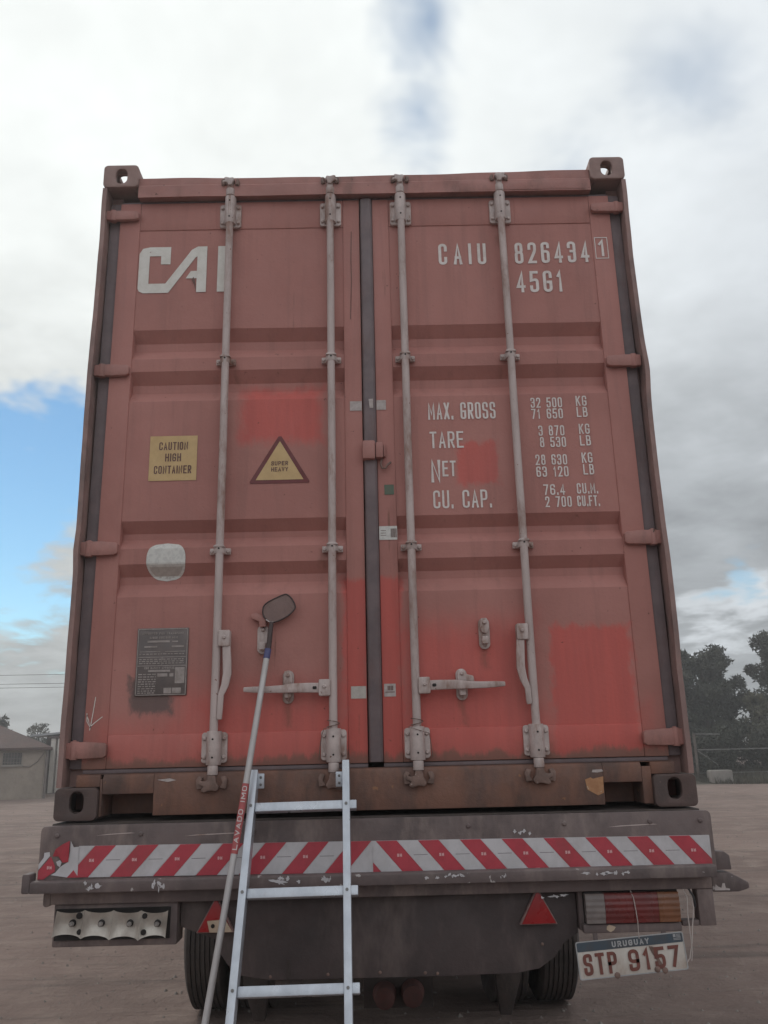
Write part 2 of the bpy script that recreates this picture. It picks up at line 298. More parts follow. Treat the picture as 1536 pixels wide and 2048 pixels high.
# ------------------------------------------------------------------ mesh helpers
class MB:
    def __init__(s): s.v = []; s.f = []
    def add(s, vs, fs):
        o = len(s.v); s.v += [tuple(v) for v in vs]; s.f += [tuple(i+o for i in f) for f in fs]; return s
    def box(s, x0, x1, y0, y1, z0, z1):
        return s.add([(x0, y0, z0), (x1, y0, z0), (x1, y1, z0), (x0, y1, z0), (x0, y0, z1), (x1, y0, z1), (x1, y1, z1), (x0, y1, z1)],
                     [(0, 3, 2, 1), (4, 5, 6, 7), (0, 1, 5, 4), (1, 2, 6, 5), (2, 3, 7, 6), (3, 0, 4, 7)])
    def prism(s, pts, a0, a1, axis='y', cap=True):
        """closed polygon extruded. axis y: pts are (x,z); axis x: (y,z); axis z: (x,y)"""
        n = len(pts)
        def P(p, a): return (p[0], a, p[1]) if axis == 'y' else ((a, p[0], p[1]) if axis == 'x' else (p[0], p[1], a))
        vs = [P(p, a0) for p in pts]+[P(p, a1) for p in pts]
        fs = [(i, (i+1) % n, n+(i+1) % n, n+i) for i in range(n)]
        if cap: fs += [tuple(range(n-1, -1, -1)), tuple(range(n, 2*n))]
        return s.add(vs, fs)
    def ring(s, outer, inner, a0, a1, axis='y'):
        n = len(outer)
        def P(p, a): return (p[0], a, p[1]) if axis == 'y' else ((a, p[0], p[1]) if axis == 'x' else (p[0], p[1], a))
        vs = [P(p, a0) for p in outer]+[P(p, a0) for p in inner]+[P(p, a1) for p in outer]+[P(p, a1) for p in inner]
        fs = []
        for i in range(n):
            j = (i+1) % n
            fs += [(i, j, n+j, n+i), (2*n+i, 3*n+i, 3*n+j, 2*n+j), (i, 2*n+i, 2*n+j, j), (n+i, n+j, 3*n+j, 3*n+i)]
        return s.add(vs, fs)
    def tube(s, pts, r, n=10, cap=True, flat=None):
        pts = [Vector(p) for p in pts]; m = len(pts)
        rs = r if isinstance(r, (list, tuple)) else [r]*m
        t0 = (pts[1]-pts[0]).normalized(); ref = Vector((0, 0, 1)) if abs(t0.z) < 0.9 else Vector((1, 0, 0))
        nrm = (ref-t0*ref.dot(t0)).normalized(); vs = []
        for i, p in enumerate(pts):
            t = ((pts[min(i+1, m-1)]-p).normalized()+(p-pts[max(i-1, 0)]).normalized())
            t = t.normalized() if t.length > 1e-6 else t0
            nrm = (nrm-t*nrm.dot(t)).normalized(); bn = t.cross(nrm)
            for k in range(n):
                a = 2*math.pi*k/n
                vs.append(p+(nrm*math.cos(a)+bn*math.sin(a)*(flat or 1))*rs[i])
        fs = [(i*n+k, i*n+(k+1) % n, (i+1)*n+(k+1) % n, (i+1)*n+k) for i in range(m-1) for k in range(n)]
        if cap: fs += [tuple(range(n-1, -1, -1)), tuple((m-1)*n+k for k in range(n))]
        return s.add(vs, fs)
    def lathe(s, c, prof, axis='y', n=20):
        """prof: (a, r) along the axis"""
        vs = []
        for a, r in prof:
            for k in range(n):
                t = 2*math.pi*k/n; u, w = r*math.cos(t), r*math.sin(t)
                vs.append((c[0]+u, c[1]+a, c[2]+w) if axis == 'y' else ((c[0]+a, c[1]+u, c[2]+w) if axis == 'x' else (c[0]+u, c[1]+w, c[2]+a)))
        m = len(prof)
        fs = [(i*n+k, i*n+(k+1) % n, (i+1)*n+(k+1) % n, (i+1)*n+k) for i in range(m-1) for k in range(n)]
        fs += [tuple(range(n-1, -1, -1)), tuple((m-1)*n+k for k in range(n))]
        return s.add(vs, fs)
    def dome(s, c, r, h, n=10):
        """bolt head facing -y"""
        return s.lathe(c, [(0, r), (-h*0.6, r*0.92), (-h, r*0.55)], 'y', n)

ORG = {}
def setp(o, label=None, cat=None, group=None, kind=None):
    if label: o['label'] = label
    if cat: o['category'] = cat
    if group: o['group'] = group
    if kind: o['kind'] = kind
    return o
def thing(name, label, cat, loc, group=None):
    o = bpy.data.objects.new(name, None); COL.objects.link(o); o.location = loc; o.empty_display_size = 0.2
    ORG[o.name] = Vector(loc); return setp(o, label, cat, group)
def mesh_obj(name, mb, m, parent=None, bevel=0.0, seg=2, smooth=38, label=None, kind=None, cat=None, group=None, loc=None, recalc=True):
    org = ORG[parent.name] if parent else Vector(loc or (0, 0, 0))
    me = bpy.data.meshes.new(name)
    me.from_pydata([tuple(Vector(v)-org) for v in mb.v], [], mb.f)
    if recalc or bevel:
        bm = bmesh.new(); bm.from_mesh(me)
        if recalc: bmesh.ops.recalc_face_normals(bm, faces=bm.faces)
        if bevel:
            es = [e for e in bm.edges if len(e.link_faces) == 2 and e.calc_face_angle(0) > R(35)]
            bmesh.ops.bevel(bm, geom=es, offset=bevel, segments=seg, affect='EDGES', profile=0.5, clamp_overlap=True)
        bm.to_mesh(me); bm.free()
    me.materials.append(MATS[m])
    if smooth:
        me.polygons.foreach_set('use_smooth', [True]*len(me.polygons)); me.set_sharp_from_angle(angle=R(smooth))
    o = bpy.data.objects.new(name, me); COL.objects.link(o)
    if parent: o.parent = parent
    else: o.location = org
    ORG[o.name] = org
    return setp(o, label, cat, group, kind)

def rrect(x0, x1, z0, z1, r, n=5):
    out = []
    for cx, cz, a0 in ((x1-r, z1-r, 0), (x0+r, z1-r, 90), (x0+r, z0+r, 180), (x1-r, z0+r, 270)):
        for k in range(n+1):
            a = R(a0+90*k/n); out.append((cx+r*math.cos(a), cz+r*math.sin(a)))
    return out
def stadium(cx, cz, hw, hh, n=24):
    r = min(hw, hh)*0.98
    return rrect(cx-hw, cx+hw, cz-hh, cz+hh, r, 5)
def fbm(x, y, z, s):
    return mnoise.noise(Vector((x*s, y*s, z*s)))

# ------------------------------------------------------------------ stroke lettering
Q = 0.5
GL = {
 'A': [([(0, 0), (.5, 1), (1, 0)], 0), ([(.17, .3), (.83, .3)], 0)],
 'B': [([(0, .52), (0, 1), (.92, 1, Q), (.92, .52, Q)], 1), ([(0, 0), (0, .52), (1, .52, Q), (1, 0, Q)], 1)],
 'C': [([(1, .72), (1, 1, Q), (0, 1, Q), (0, 0, Q), (1, 0, Q), (1, .28)], 0)],
 'D': [([(0, 0), (0, 1), (1, 1, Q), (1, 0, Q)], 1)],
 'E': [([(1, 1), (0, 1), (0, 0), (1, 0)], 0), ([(0, .52), (.85, .52)], 0)],
 'F': [([(1, 1), (0, 1), (0, 0)], 0), ([(0, .52), (.85, .52)], 0)],
 'G': [([(1, .74), (1, 1, Q), (0, 1, Q), (0, 0, Q), (1, 0, Q), (1, .46), (.55, .46)], 0)],
 'H': [([(0, 0), (0, 1)], 0), ([(1, 0), (1, 1)], 0), ([(0, .52), (1, .52)], 0)],
 'I': [([(.5, 0), (.5, 1)], 0)],
 'K': [([(0, 0), (0, 1)], 0), ([(1, 1), (.02, .42)], 0), ([(.36, .6), (1, 0)], 0)],
 'L': [([(0, 1), (0, 0), (1, 0)], 0)],
 'M': [([(0, 0), (0, 1), (.5, .3), (1, 1), (1, 0)], 0)],
 'N': [([(0, 0), (0, 1), (1, 0), (1, 1)], 0)],
 'O': [([(0, 0, Q), (0, 1, Q), (1, 1, Q), (1, 0, Q)], 1)],
 'P': [([(0, 0), (0, 1), (1, 1, Q), (1, .45, Q), (0, .45)], 0)],
 'R': [([(0, 0), (0, 1), (1, 1, Q), (1, .47, Q), (0, .47)], 0), ([(.45, .47), (1, 0)], 0)],
 'S': [([(1, .76), (1, 1, Q), (0, 1, Q), (0, .53, Q), (1, .5, Q), (1, 0, Q), (0, 0, Q), (0, .24)], 0)],
 'T': [([(0, 1), (1, 1)], 0), ([(.5, 1), (.5, 0)], 0)],
 'U': [([(0, 1), (0, 0, Q), (1, 0, Q), (1, 1)], 0)],
 'V': [([(0, 1), (.5, 0), (1, 1)], 0)],
 'X': [([(0, 0), (1, 1)], 0), ([(0, 1), (1, 0)], 0)],
 'Y': [([(0, 1), (.5, .5), (1, 1)], 0), ([(.5, .5), (.5, 0)], 0)],
 '0': [([(0, 0, Q), (0, 1, Q), (1, 1, Q), (1, 0, Q)], 1)],
 '1': [([(.12, .78), (.62, 1), (.62, 0)], 0)],
 '2': [([(0, .74), (0, 1, Q), (1, 1, Q), (1, .62, .3), (0, 0), (1, 0)], 0)],
 '3': [([(0, .78), (0, 1, Q), (1, 1, Q), (1, .54, Q), (.4, .54)], 0), ([(.4, .54), (1, .54, Q), (1, 0, Q), (0, 0, Q), (0, .22)], 0)],
 '4': [([(.74, 0), (.74, 1), (0, .24), (1, .24)], 0)],
 '5': [([(.95, 1), (.08, 1), (.02, .56), (1, .62, Q), (1, 0, Q), (0, 0, Q), (0, .22)], 0)],
 '6': [([(1, .8), (1, 1, Q), (0, 1, Q), (0, 0, Q), (1, 0, Q), (1, .56, Q), (0, .56)], 0)],
 '7': [([(0, 1), (1, 1), (.35, 0)], 0)],
 '8': [([(.06, .54, Q), (.06, 1, Q), (.94, 1, Q), (.94, .54, Q)], 1), ([(0, 0, Q), (0, .54, Q), (1, .54, Q), (1, 0, Q)], 1)],
 '9': [([(0, .2), (0, 0, Q), (1, 0, Q), (1, 1, Q), (0, 1, Q), (0, .44, Q), (1, .44)], 0)],
 '.': [([(.5, -.02), (.5, .11)], 0)], '-': [([(0, .5), (1, .5)], 0)]}
NARROW = {'I': .3, '1': .72, '.': .28, ' ': .75, 'M': 1.2, 'N': 1.05}
def round_poly(pts, closed, rmax):
    out = []; n = len(pts)
    for i, p in enumerate(pts):
        P = Vector((p[0], p[1]));
        if p[2] <= 0 or (not closed and i in (0, n-1)): out.append(P); continue
        A = Vector(pts[i-1][:2]); B = Vector(pts[(i+1) % n][:2])
        da, db = (A-P), (B-P); r = min(p[2], da.length*0.499, db.length*0.499)
        if r < 1e-6: out.append(P); continue
        S = P+da.normalized()*r; E = P+db.normalized()*r
        for k in range(6):
            t = k/5; out.append(S*(1-t)**2+P*2*t*(1-t)+E*t*t)
    return out
def stroke(mb, pts, closed, t, place, lift, cap=True, sub=0):
    if sub:
        q = []
        m_ = len(pts)
        for i in range(m_ if closed else m_-1):
            a, b = pts[i], pts[(i+1) % m_]; k = max(1, math.ceil((b-a).length/sub))
            q += [a.lerp(b, j/k) for j in range(k)]
        pts = q if closed else q+[pts[-1]]
    n = len(pts); L_, R_ = [], []
    if not closed and cap:
        pts = list(pts); e0 = (pts[0]-pts[1]).normalized(); e1 = (pts[-1]-pts[-2]).normalized()
        pts[0] = pts[0]+e0*t*0.5; pts[-1] = pts[-1]+e1*t*0.5
    for i, p in enumerate(pts):
        a = pts[i-1] if (i > 0 or closed) else None; b = pts[(i+1) % n] if (i < n-1 or closed) else None
        d1 = (p-a).normalized() if a is not None and (p-a).length > 1e-7 else None
        d2 = (b-p).normalized() if b is not None and (b-p).length > 1e-7 else None
        if d1 is None: d1 = d2
        if d2 is None: d2 = d1
        n1 = Vector((-d1.y, d1.x)); n2 = Vector((-d2.y, d2.x)); m = n1+n2
        if m.length < 1e-4: m = n1
        m.normalize(); k = min(1/max(m.dot(n1), 0.3), 1.9)
        L_.append(p+m*t/2*k); R_.append(p-m*t/2*k)
    vs = [place(q.x, q.y, lift) for q in L_]+[place(q.x, q.y, lift) for q in R_]
    fs = [(i, (i+1) % n, n+(i+1) % n, n+i) for i in range(n if closed else n-1)]
    mb.add(vs, fs)
def text_mb(mb, text, x0, x1, z0, z1, t, place, gap=0.38, sub=0):
    """lettering that fills the box x0..x1, z0..z1; place(x, z, lift) puts it on a surface"""
    units = sum(NARROW.get(c, 1.0) for c in text)+gap*(len(text)-1)
    cw = (x1-x0)/units; x = x0; h = z1-z0; k = 0
    for c in text:
        w = cw*NARROW.get(c, 1.0)
        for pts, closed in GL.get(c, []):
            ww = max(w-t, 1e-4); rr = min(ww, h/2)
            q = [((x+t/2+p[0]*ww), (z0+t/2+p[1]*(h-t)), (p[2]*rr*1.25 if len(p) > 2 else 0)) for p in pts]
            stroke(mb, round_poly(q, closed, rr), closed, t, place, 0.0002*(k % 4), True, sub); k += 1
        x += w+cw*gap
    return mb

# ------------------------------------------------------------------ ground
def build_ground():
    def axis(lo, hi, d0, d1, step, far):
        a = []; x = lo
        while x <= hi+1e-6: a.append(x); x += step
        s = step; x = hi
        while x < far: s *= 1.35; x = min(x+s, far); a.append(x)
        s = step; x = lo; pre = []
        while x > -far: s *= 1.35; x = max(x-s, -far); pre.append(x)
        return pre[::-1]+a
    xs = axis(-16, 18, 0, 0, 0.3, 400); ys = axis(-6, 32, 0, 0, 0.3, 400)
    vs = []
    for y in ys:
        for x in xs:
            d = max(abs(x)/400, abs(y)/400)
            h = 0.030*fbm(x, y, 0, 0.23)+0.014*fbm(x, y, 4, 0.9)
            if abs(x) < 1.6 and -1.5 < y < 8: h *= 0.15
            vs.append((x, y, (h-0.008) if d < 0.3 else 0.0))
    nx = len(xs)
    fs = [(j*nx+i, j*nx+i+1, (j+1)*nx+i+1, (j+1)*nx+i) for j in range(len(ys)-1) for i in range(nx-1)]
    mesh_obj('ground', MB().add(vs, fs), 'ground', kind='structure', label='packed brown dirt yard around the parked trailer', smooth=180)
build_ground()

# ------------------------------------------------------------------ shipping container (rear end frame at y=0, floor of the box at z=1.40)
C0 = (0, 6.1, 1.40); ZB = 1.40; ZT = 4.296; HWID = 1.219  # container, trailer and ladder parts: positions unprojected from image pixels at assumed depths
box = thing('shipping_container', 'tall faded red shipping container with closed double doors on the trailer', 'container', C0)
YF = 0.052                                     # door frame face
PROF = [(3.977, 0), (3.467, 0), (3.415, .036), (3.375, .036), (3.324, 0), (3.264, 0), (3.212, .036), (3.172, .036), (3.120, 0),
        (2.579, 0), (2.531, .036), (2.505, .036), (2.460, 0), (2.394, 0), (2.346, .036), (2.313, .036), (2.256, 0), (1.709, 0)]
def prof(z):
    if z >= PROF[0][0] or z <= PROF[-1][0]: return 0.0
    for (za, ya), (zb, yb) in zip(PROF, PROF[1:]):
        if za >= z >= zb: return ya+(yb-ya)*(za-z)/(za-zb)
    return 0.0
def dent(x, z):
    e = min(1.0, max(0, (1.05-abs(x))/0.12), max(0, (abs(x)-0.107)/0.12)); f = min(1.0, max(0, (3.977-z)/0.15), max(0, (z-1.709)/0.15))
    return (0.0045*fbm(x, 0, z, 2.3)+0.0016*fbm(x, 3, z, 6.5))*max(0, min(e, f))
def surf(x, z):
    ax = abs(x)
    if 0.107 < ax < 1.05 and 1.709 < z < 3.977: return YF+0.005+prof(z)+dent(x, z)
    return YF
def on_door(x, z, lift): return (x, surf(x, z)-0.0022-lift, z)

def build_doors():
    doors = {}
    for s, nm in ((-1, 'door'), (1, 'door')):
        frame = MB()
        xa, xb = sorted((s*1.145, s*1.05)); frame.box(xa, xb, YF, 0.105, 1.583, 4.122)
        xa, xb = sorted((s*0.107, s*0.030)); frame.box(xa, xb, YF, 0.105, 1.583, 4.122)
        xa, xb = sorted((s*1.0499, s*0.1071))
        frame.box(xa, xb, YF+0.0005, 0.105, 3.977, 4.1215); frame.box(xa, xb, YF+0.0005, 0.105, 1.5835, 1.709)
        d = mesh_obj(nm, frame, 'door', box, bevel=0.004, label='left door leaf with logo and warning stickers' if s < 0 else 'right door leaf with the container number and weights')
        doors[s] = d
        # corrugated sheet
        zs = []
        for (za, ya), (zb, yb) in zip(PROF, PROF[1:]):
            n = max(1, int((za-zb)/0.07)) if ya == yb else 1
            zs += [za+(zb-za)*k/n for k in range(n)]
        zs.append(PROF[-1][0]); nx = 26; xs = [xa+(xb-xa)*k/nx for k in range(nx+1)]
        vs = [(x, YF+0.005+prof(z)+dent(x, z), z) for z in zs for x in xs]
        fs = [(j*(nx+1)+i, j*(nx+1)+i+1, (j+1)*(nx+1)+i+1, (j+1)*(nx+1)+i) for j in range(len(zs)-1) for i in range(nx)]
        mesh_obj('corrugated_sheet', MB().add(vs, fs), 'door', d, smooth=25)
        # seals
        xa, xb = sorted((s*1.147, s*1.196))
        mesh_obj('door_seal', MB().box(xa, xb, 0.066, 0.09, 1.585, 4.13), 'rubber', d, bevel=0.004)
        xa, xb = sorted((s*1.14, s*0.03))
        mesh_obj('door_seal', MB().box(xa, xb, 0.058, 0.09, 1.5665, 1.582), 'rubber', d, bevel=0.003)
        mesh_obj('door_seal', MB().box(xa, xb, 0.06, 0.09, 4.123, 4.136), 'rubber', d, bevel=0.003)
        # hinges: blade, knuckle, post lug
        for k, z in enumerate((4.045, 3.262, 2.458, 1.655)):
            L = [0.045, 0.05, 0.055, 0.058][k]
            ext = 1.052 if k < 3 else 1.045
            sh = [(1.205, z-L*0.52), (1.205, z+L*0.52), (1.13, z+L*0.56), (ext+0.012, z+L*0.46), (ext, z+L*0.34), (ext, z-L*0.36), (ext+0.012, z-L*0.50), (1.13, z-L*0.54)]
            b = MB().prism([(s*x, zz) for x, zz in sh], 0.026, 0.049)
            h = mesh_obj('hinge', b, 'frame_red', d, bevel=0.004)
            kn = MB().lathe((s*1.172, 0.038, z), [(-L*0.60, 0.0165), (L*0.60, 0.0165)], 'z', 14)
            kn.lathe((s*1.172, 0.038, z), [(L*0.60, 0.008), (L*0.68, 0.008)], 'z', 10)
            mesh_obj('hinge_pin', kn, 'frame_red', d, bevel=0.002)
        # small weld seam on the top rail
        mesh_obj('weld_seam', MB().box(s*0.70-0.002, s*0.70+0.002, YF-0.0015, YF+0.003, 3.98, 4.12), 'door', d)
    # centre overlap seal on the right leaf
    cs = MB().prism([(-0.026, 0.050), (-0.020, 0.038), (0.018, 0.036), (0.029, 0.046), (0.029, 0.075), (-0.026, 0.075)], 1.586, 4.12, 'z')
    mesh_obj('centre_seal', cs, 'rubber', doors[1], bevel=0.003)
    # seal lock box bridging the leaves
    lk = MB().box(-0.032, 0.022, 0.012, 0.050, 2.822, 2.905)
    mesh_obj('lock_box', lk, 'frame_red', doors[1], bevel=0.006)
    lk = MB().box(0.024, 0.056, 0.018, 0.051, 2.828, 2.898).box(0.057, 0.067, 0.03, 0.051, 2.835, 2.892)
    mesh_obj('lock_hasp', lk, 'frame_red', doors[1], bevel=0.005)
    hk = MB().tube([(0.05, 0.04, 2.826), (0.044, 0.036, 2.805), (0.05, 0.034, 2.785), (0.064, 0.034, 2.783), (0.074, 0.036, 2.80), (0.088, 0.04, 2.812)], 0.0045, 8)
    mesh_obj('hook', hk, 'keeper_rust', doors[1])
    return doors
DOORS = build_doors()

def build_frame():
    for s in (-1, 1):
        # J-section corner post with dents
        sec = [(1.219, 0.006), (1.219, 0.165), (1.15, 0.165), (1.15, 0.092), (1.199, 0.092), (1.199, 0.006)]
        z0, z1 = 1.519, 4.177; n = 60; vs = []; m = len(sec)
        for k in range(n+1):
            z = z0+(z1-z0)*k/n
            dx = 0.004*fbm(s*5, z, 0, 2.1)+0.0025*fbm(s*9, z, 3, 6)
            if s > 0: dx += 0.011*math.exp(-((z-3.22)/0.10)**2)+0.006*math.exp(-((z-2.2)/0.25)**2)
            else: dx += 0.007*math.exp(-((z-3.05)/0.5)**2)+0.006*math.exp(-((z-2.45)/0.06)**2)
            for i, (x, y) in enumerate(sec):
                vs.append((s*(x+(dx if i in (0, 1, 4, 5) else 0)), y+0.003*fbm(z, s*3, 2, 4), z))
        fs = [(k*m+i, k*m+(i+1) % m, (k+1)*m+(i+1) % m, (k+1)*m+i) for k in range(n) for i in range(m)]
        fs += [tuple(range(m)), tuple(n*m+i for i in range(m))]
        mesh_obj('corner_post', MB().add(vs, fs), 'post_grime', box, bevel=0.0)
    def casting(s, top, y0, d):
        z0, z1 = (ZT-0.118, ZT) if top else (ZB, ZB+0.118)
        xo, xi = s*1.2195, s*1.0575; xa, xb = sorted((xo, xi)); cx = s*1.136; cz = z0+0.058 if top else 1.466
        outer = rrect(xa, xb, z0, z1, 0.020); inner = stadium(cx, cz, 0.027, 0.040)
        mb = MB().ring(outer, inner, y0, y0+d*0.03)
        ya, yb = sorted((y0+d*0.0301, y0+d*0.178)); t = 0.022
        mb.box(xa+0.001, xa+t, ya, yb, z0+0.004, z1-0.012).box(xb-t, xb-0.001, ya, yb, z0+0.004, z1-0.012)
        if top: mb.box(xa+t, xb-t, ya, yb, z0+0.001, z0+t)
        else: mb.box(xa+t, xb-t, ya, yb, z1-t, z1-0.001)
        # plate with the long hole
        zr = (z1-0.030, z1-0.0005) if top else (z0+0.0005, z0+0.030)
        ymid = (ya+yb)/2
        mb.ring(rrect(xa+0.012, xb-0.012, ya, yb, 0.012), stadium(s*1.133, ymid, 0.034, 0.060), zr[0], zr[1], 'z')
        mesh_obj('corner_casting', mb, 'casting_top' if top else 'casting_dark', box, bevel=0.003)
    for s in (-1, 1):
        for top in (True, False):
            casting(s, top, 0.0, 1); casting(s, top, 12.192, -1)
    # header: folded sheet, sagging and nicked
    secs = []; n = 80
    for k in range(n+1):
        x = -1.0568+2.1136*k/n
        zt = 4.247-0.006*math.cos(x*2.2)+0.003*fbm(x, 0, 0, 4)+0.004*x
        zt -= 0.012*math.exp(-((x+0.172)/0.02)**2)
        yd = 0.004*fbm(x, 1, 0, 3)
        secs.append([(x, 0.045, zt), (x, 0.020+yd, zt-0.012), (x, 0.020+yd, 4.196), (x, 0.013+yd, 4.188), (x, 0.013+yd, 4.128), (x, 0.055, 4.1375), (x, 0.16, 4.1375), (x, 0.16, zt)])
    m = 8; vs = [v for s_ in secs for v in s_]
    fs = [(k*m+i, k*m+(i+1) % m, (k+1)*m+(i+1) % m, (k+1)*m+i) for k in range(n) for i in range(m)]
    mesh_obj('door_header', MB().add(vs, fs), 'frame_red', box, smooth=30)
    # repair plate on the header
    mesh_obj('header_patch', MB().box(0.44, 1.03, 0.0105, 0.0125, 4.134, 4.184), 'frame_red', box, bevel=0.001)
    # sill with fork pockets
    sill = MB()
    sill.prism([(0.018, 1.412), (0.018, 1.548), (0.026, 1.564), (0.16, 1.564), (0.16, 1.412)], -0.851, 0.871, 'x')
    for xa, xb in ((-1.047, -0.8511), (0.8711, 1.02)):
        sill.prism([(0.0185, 1.492), (0.0185, 1.548), (0.0265, 1.5638), (0.16, 1.5638), (0.16, 1.492)], xa, xb, 'x')
        sill.box(xa, xb, 0.15, 0.16, 1.412, 1.4915)
    sill.box(-1.15, -1.0574, 0.022, 0.16, 1.5192, 1.5636); sill.box(1.0574, 1.15, 0.022, 0.16, 1.5192, 1.5636); sill.box(-1.0568, -1.0475, 0.019, 0.16, 1.412, 1.548); sill.box(1.0205, 1.0568, 0.019, 0.16, 1.412, 1.548)
    mesh_obj('door_sill', sill, 'sill_rust', box, bevel=0.003)
    mesh_obj('threshold', MB().box(-1.14, 1.14, 0.030, 0.16, 1.5645, 1.5662), 'sill_rust', box)
    # the long body behind: corrugated sides, roof, front wall
    for s in (-1, 1):
        vs = []; y = 0.165; k = 0; pat = [(0.07, 0), (0.068, .036), (0.072, .036), (0.068, 0)]
        ys = [(y, 0)]
        while y < 12.0:
            for dy, dd in pat: y += dy; ys.append((min(y, 12.03), dd))
        for yy, dd in ys: vs += [(s*(1.212-dd), yy, 1.56), (s*(1.212-dd), yy, 4.20)]
        fs = [(2*i, 2*i+2, 2*i+3, 2*i+1) for i in range(len(ys)-1)]
        mesh_obj('side_wall', MB().add(vs, fs), 'side_red', box, smooth=20, recalc=False)
        xa, xb = sorted((s*1.10, s*1.2185))
        mesh_obj('bottom_rail', MB().box(xa, xb, 0.179, 12.01, 1.42, 1.56), 'side_red', box)
        xa, xb = sorted((s*1.155, s*1.2185))
        mesh_obj('top_rail', MB().box(xa, xb, 0.179, 12.01, 4.20, 4.262), 'side_red', box)
    mesh_obj('roof', MB().box(-1.154, 1.154, 0.161, 12.01, 4.236, 4.25), 'side_red', box)
    mesh_obj('front_wall', MB().box(-1.05, 1.05, 12.03, 12.19, 1.42, 4.29), 'side_red', box)
    mesh_obj('container_floor', MB().box(-1.099, 1.099, 0.17, 12.0, 1.43, 1.5635), 'timber_grey', box)
build_frame()

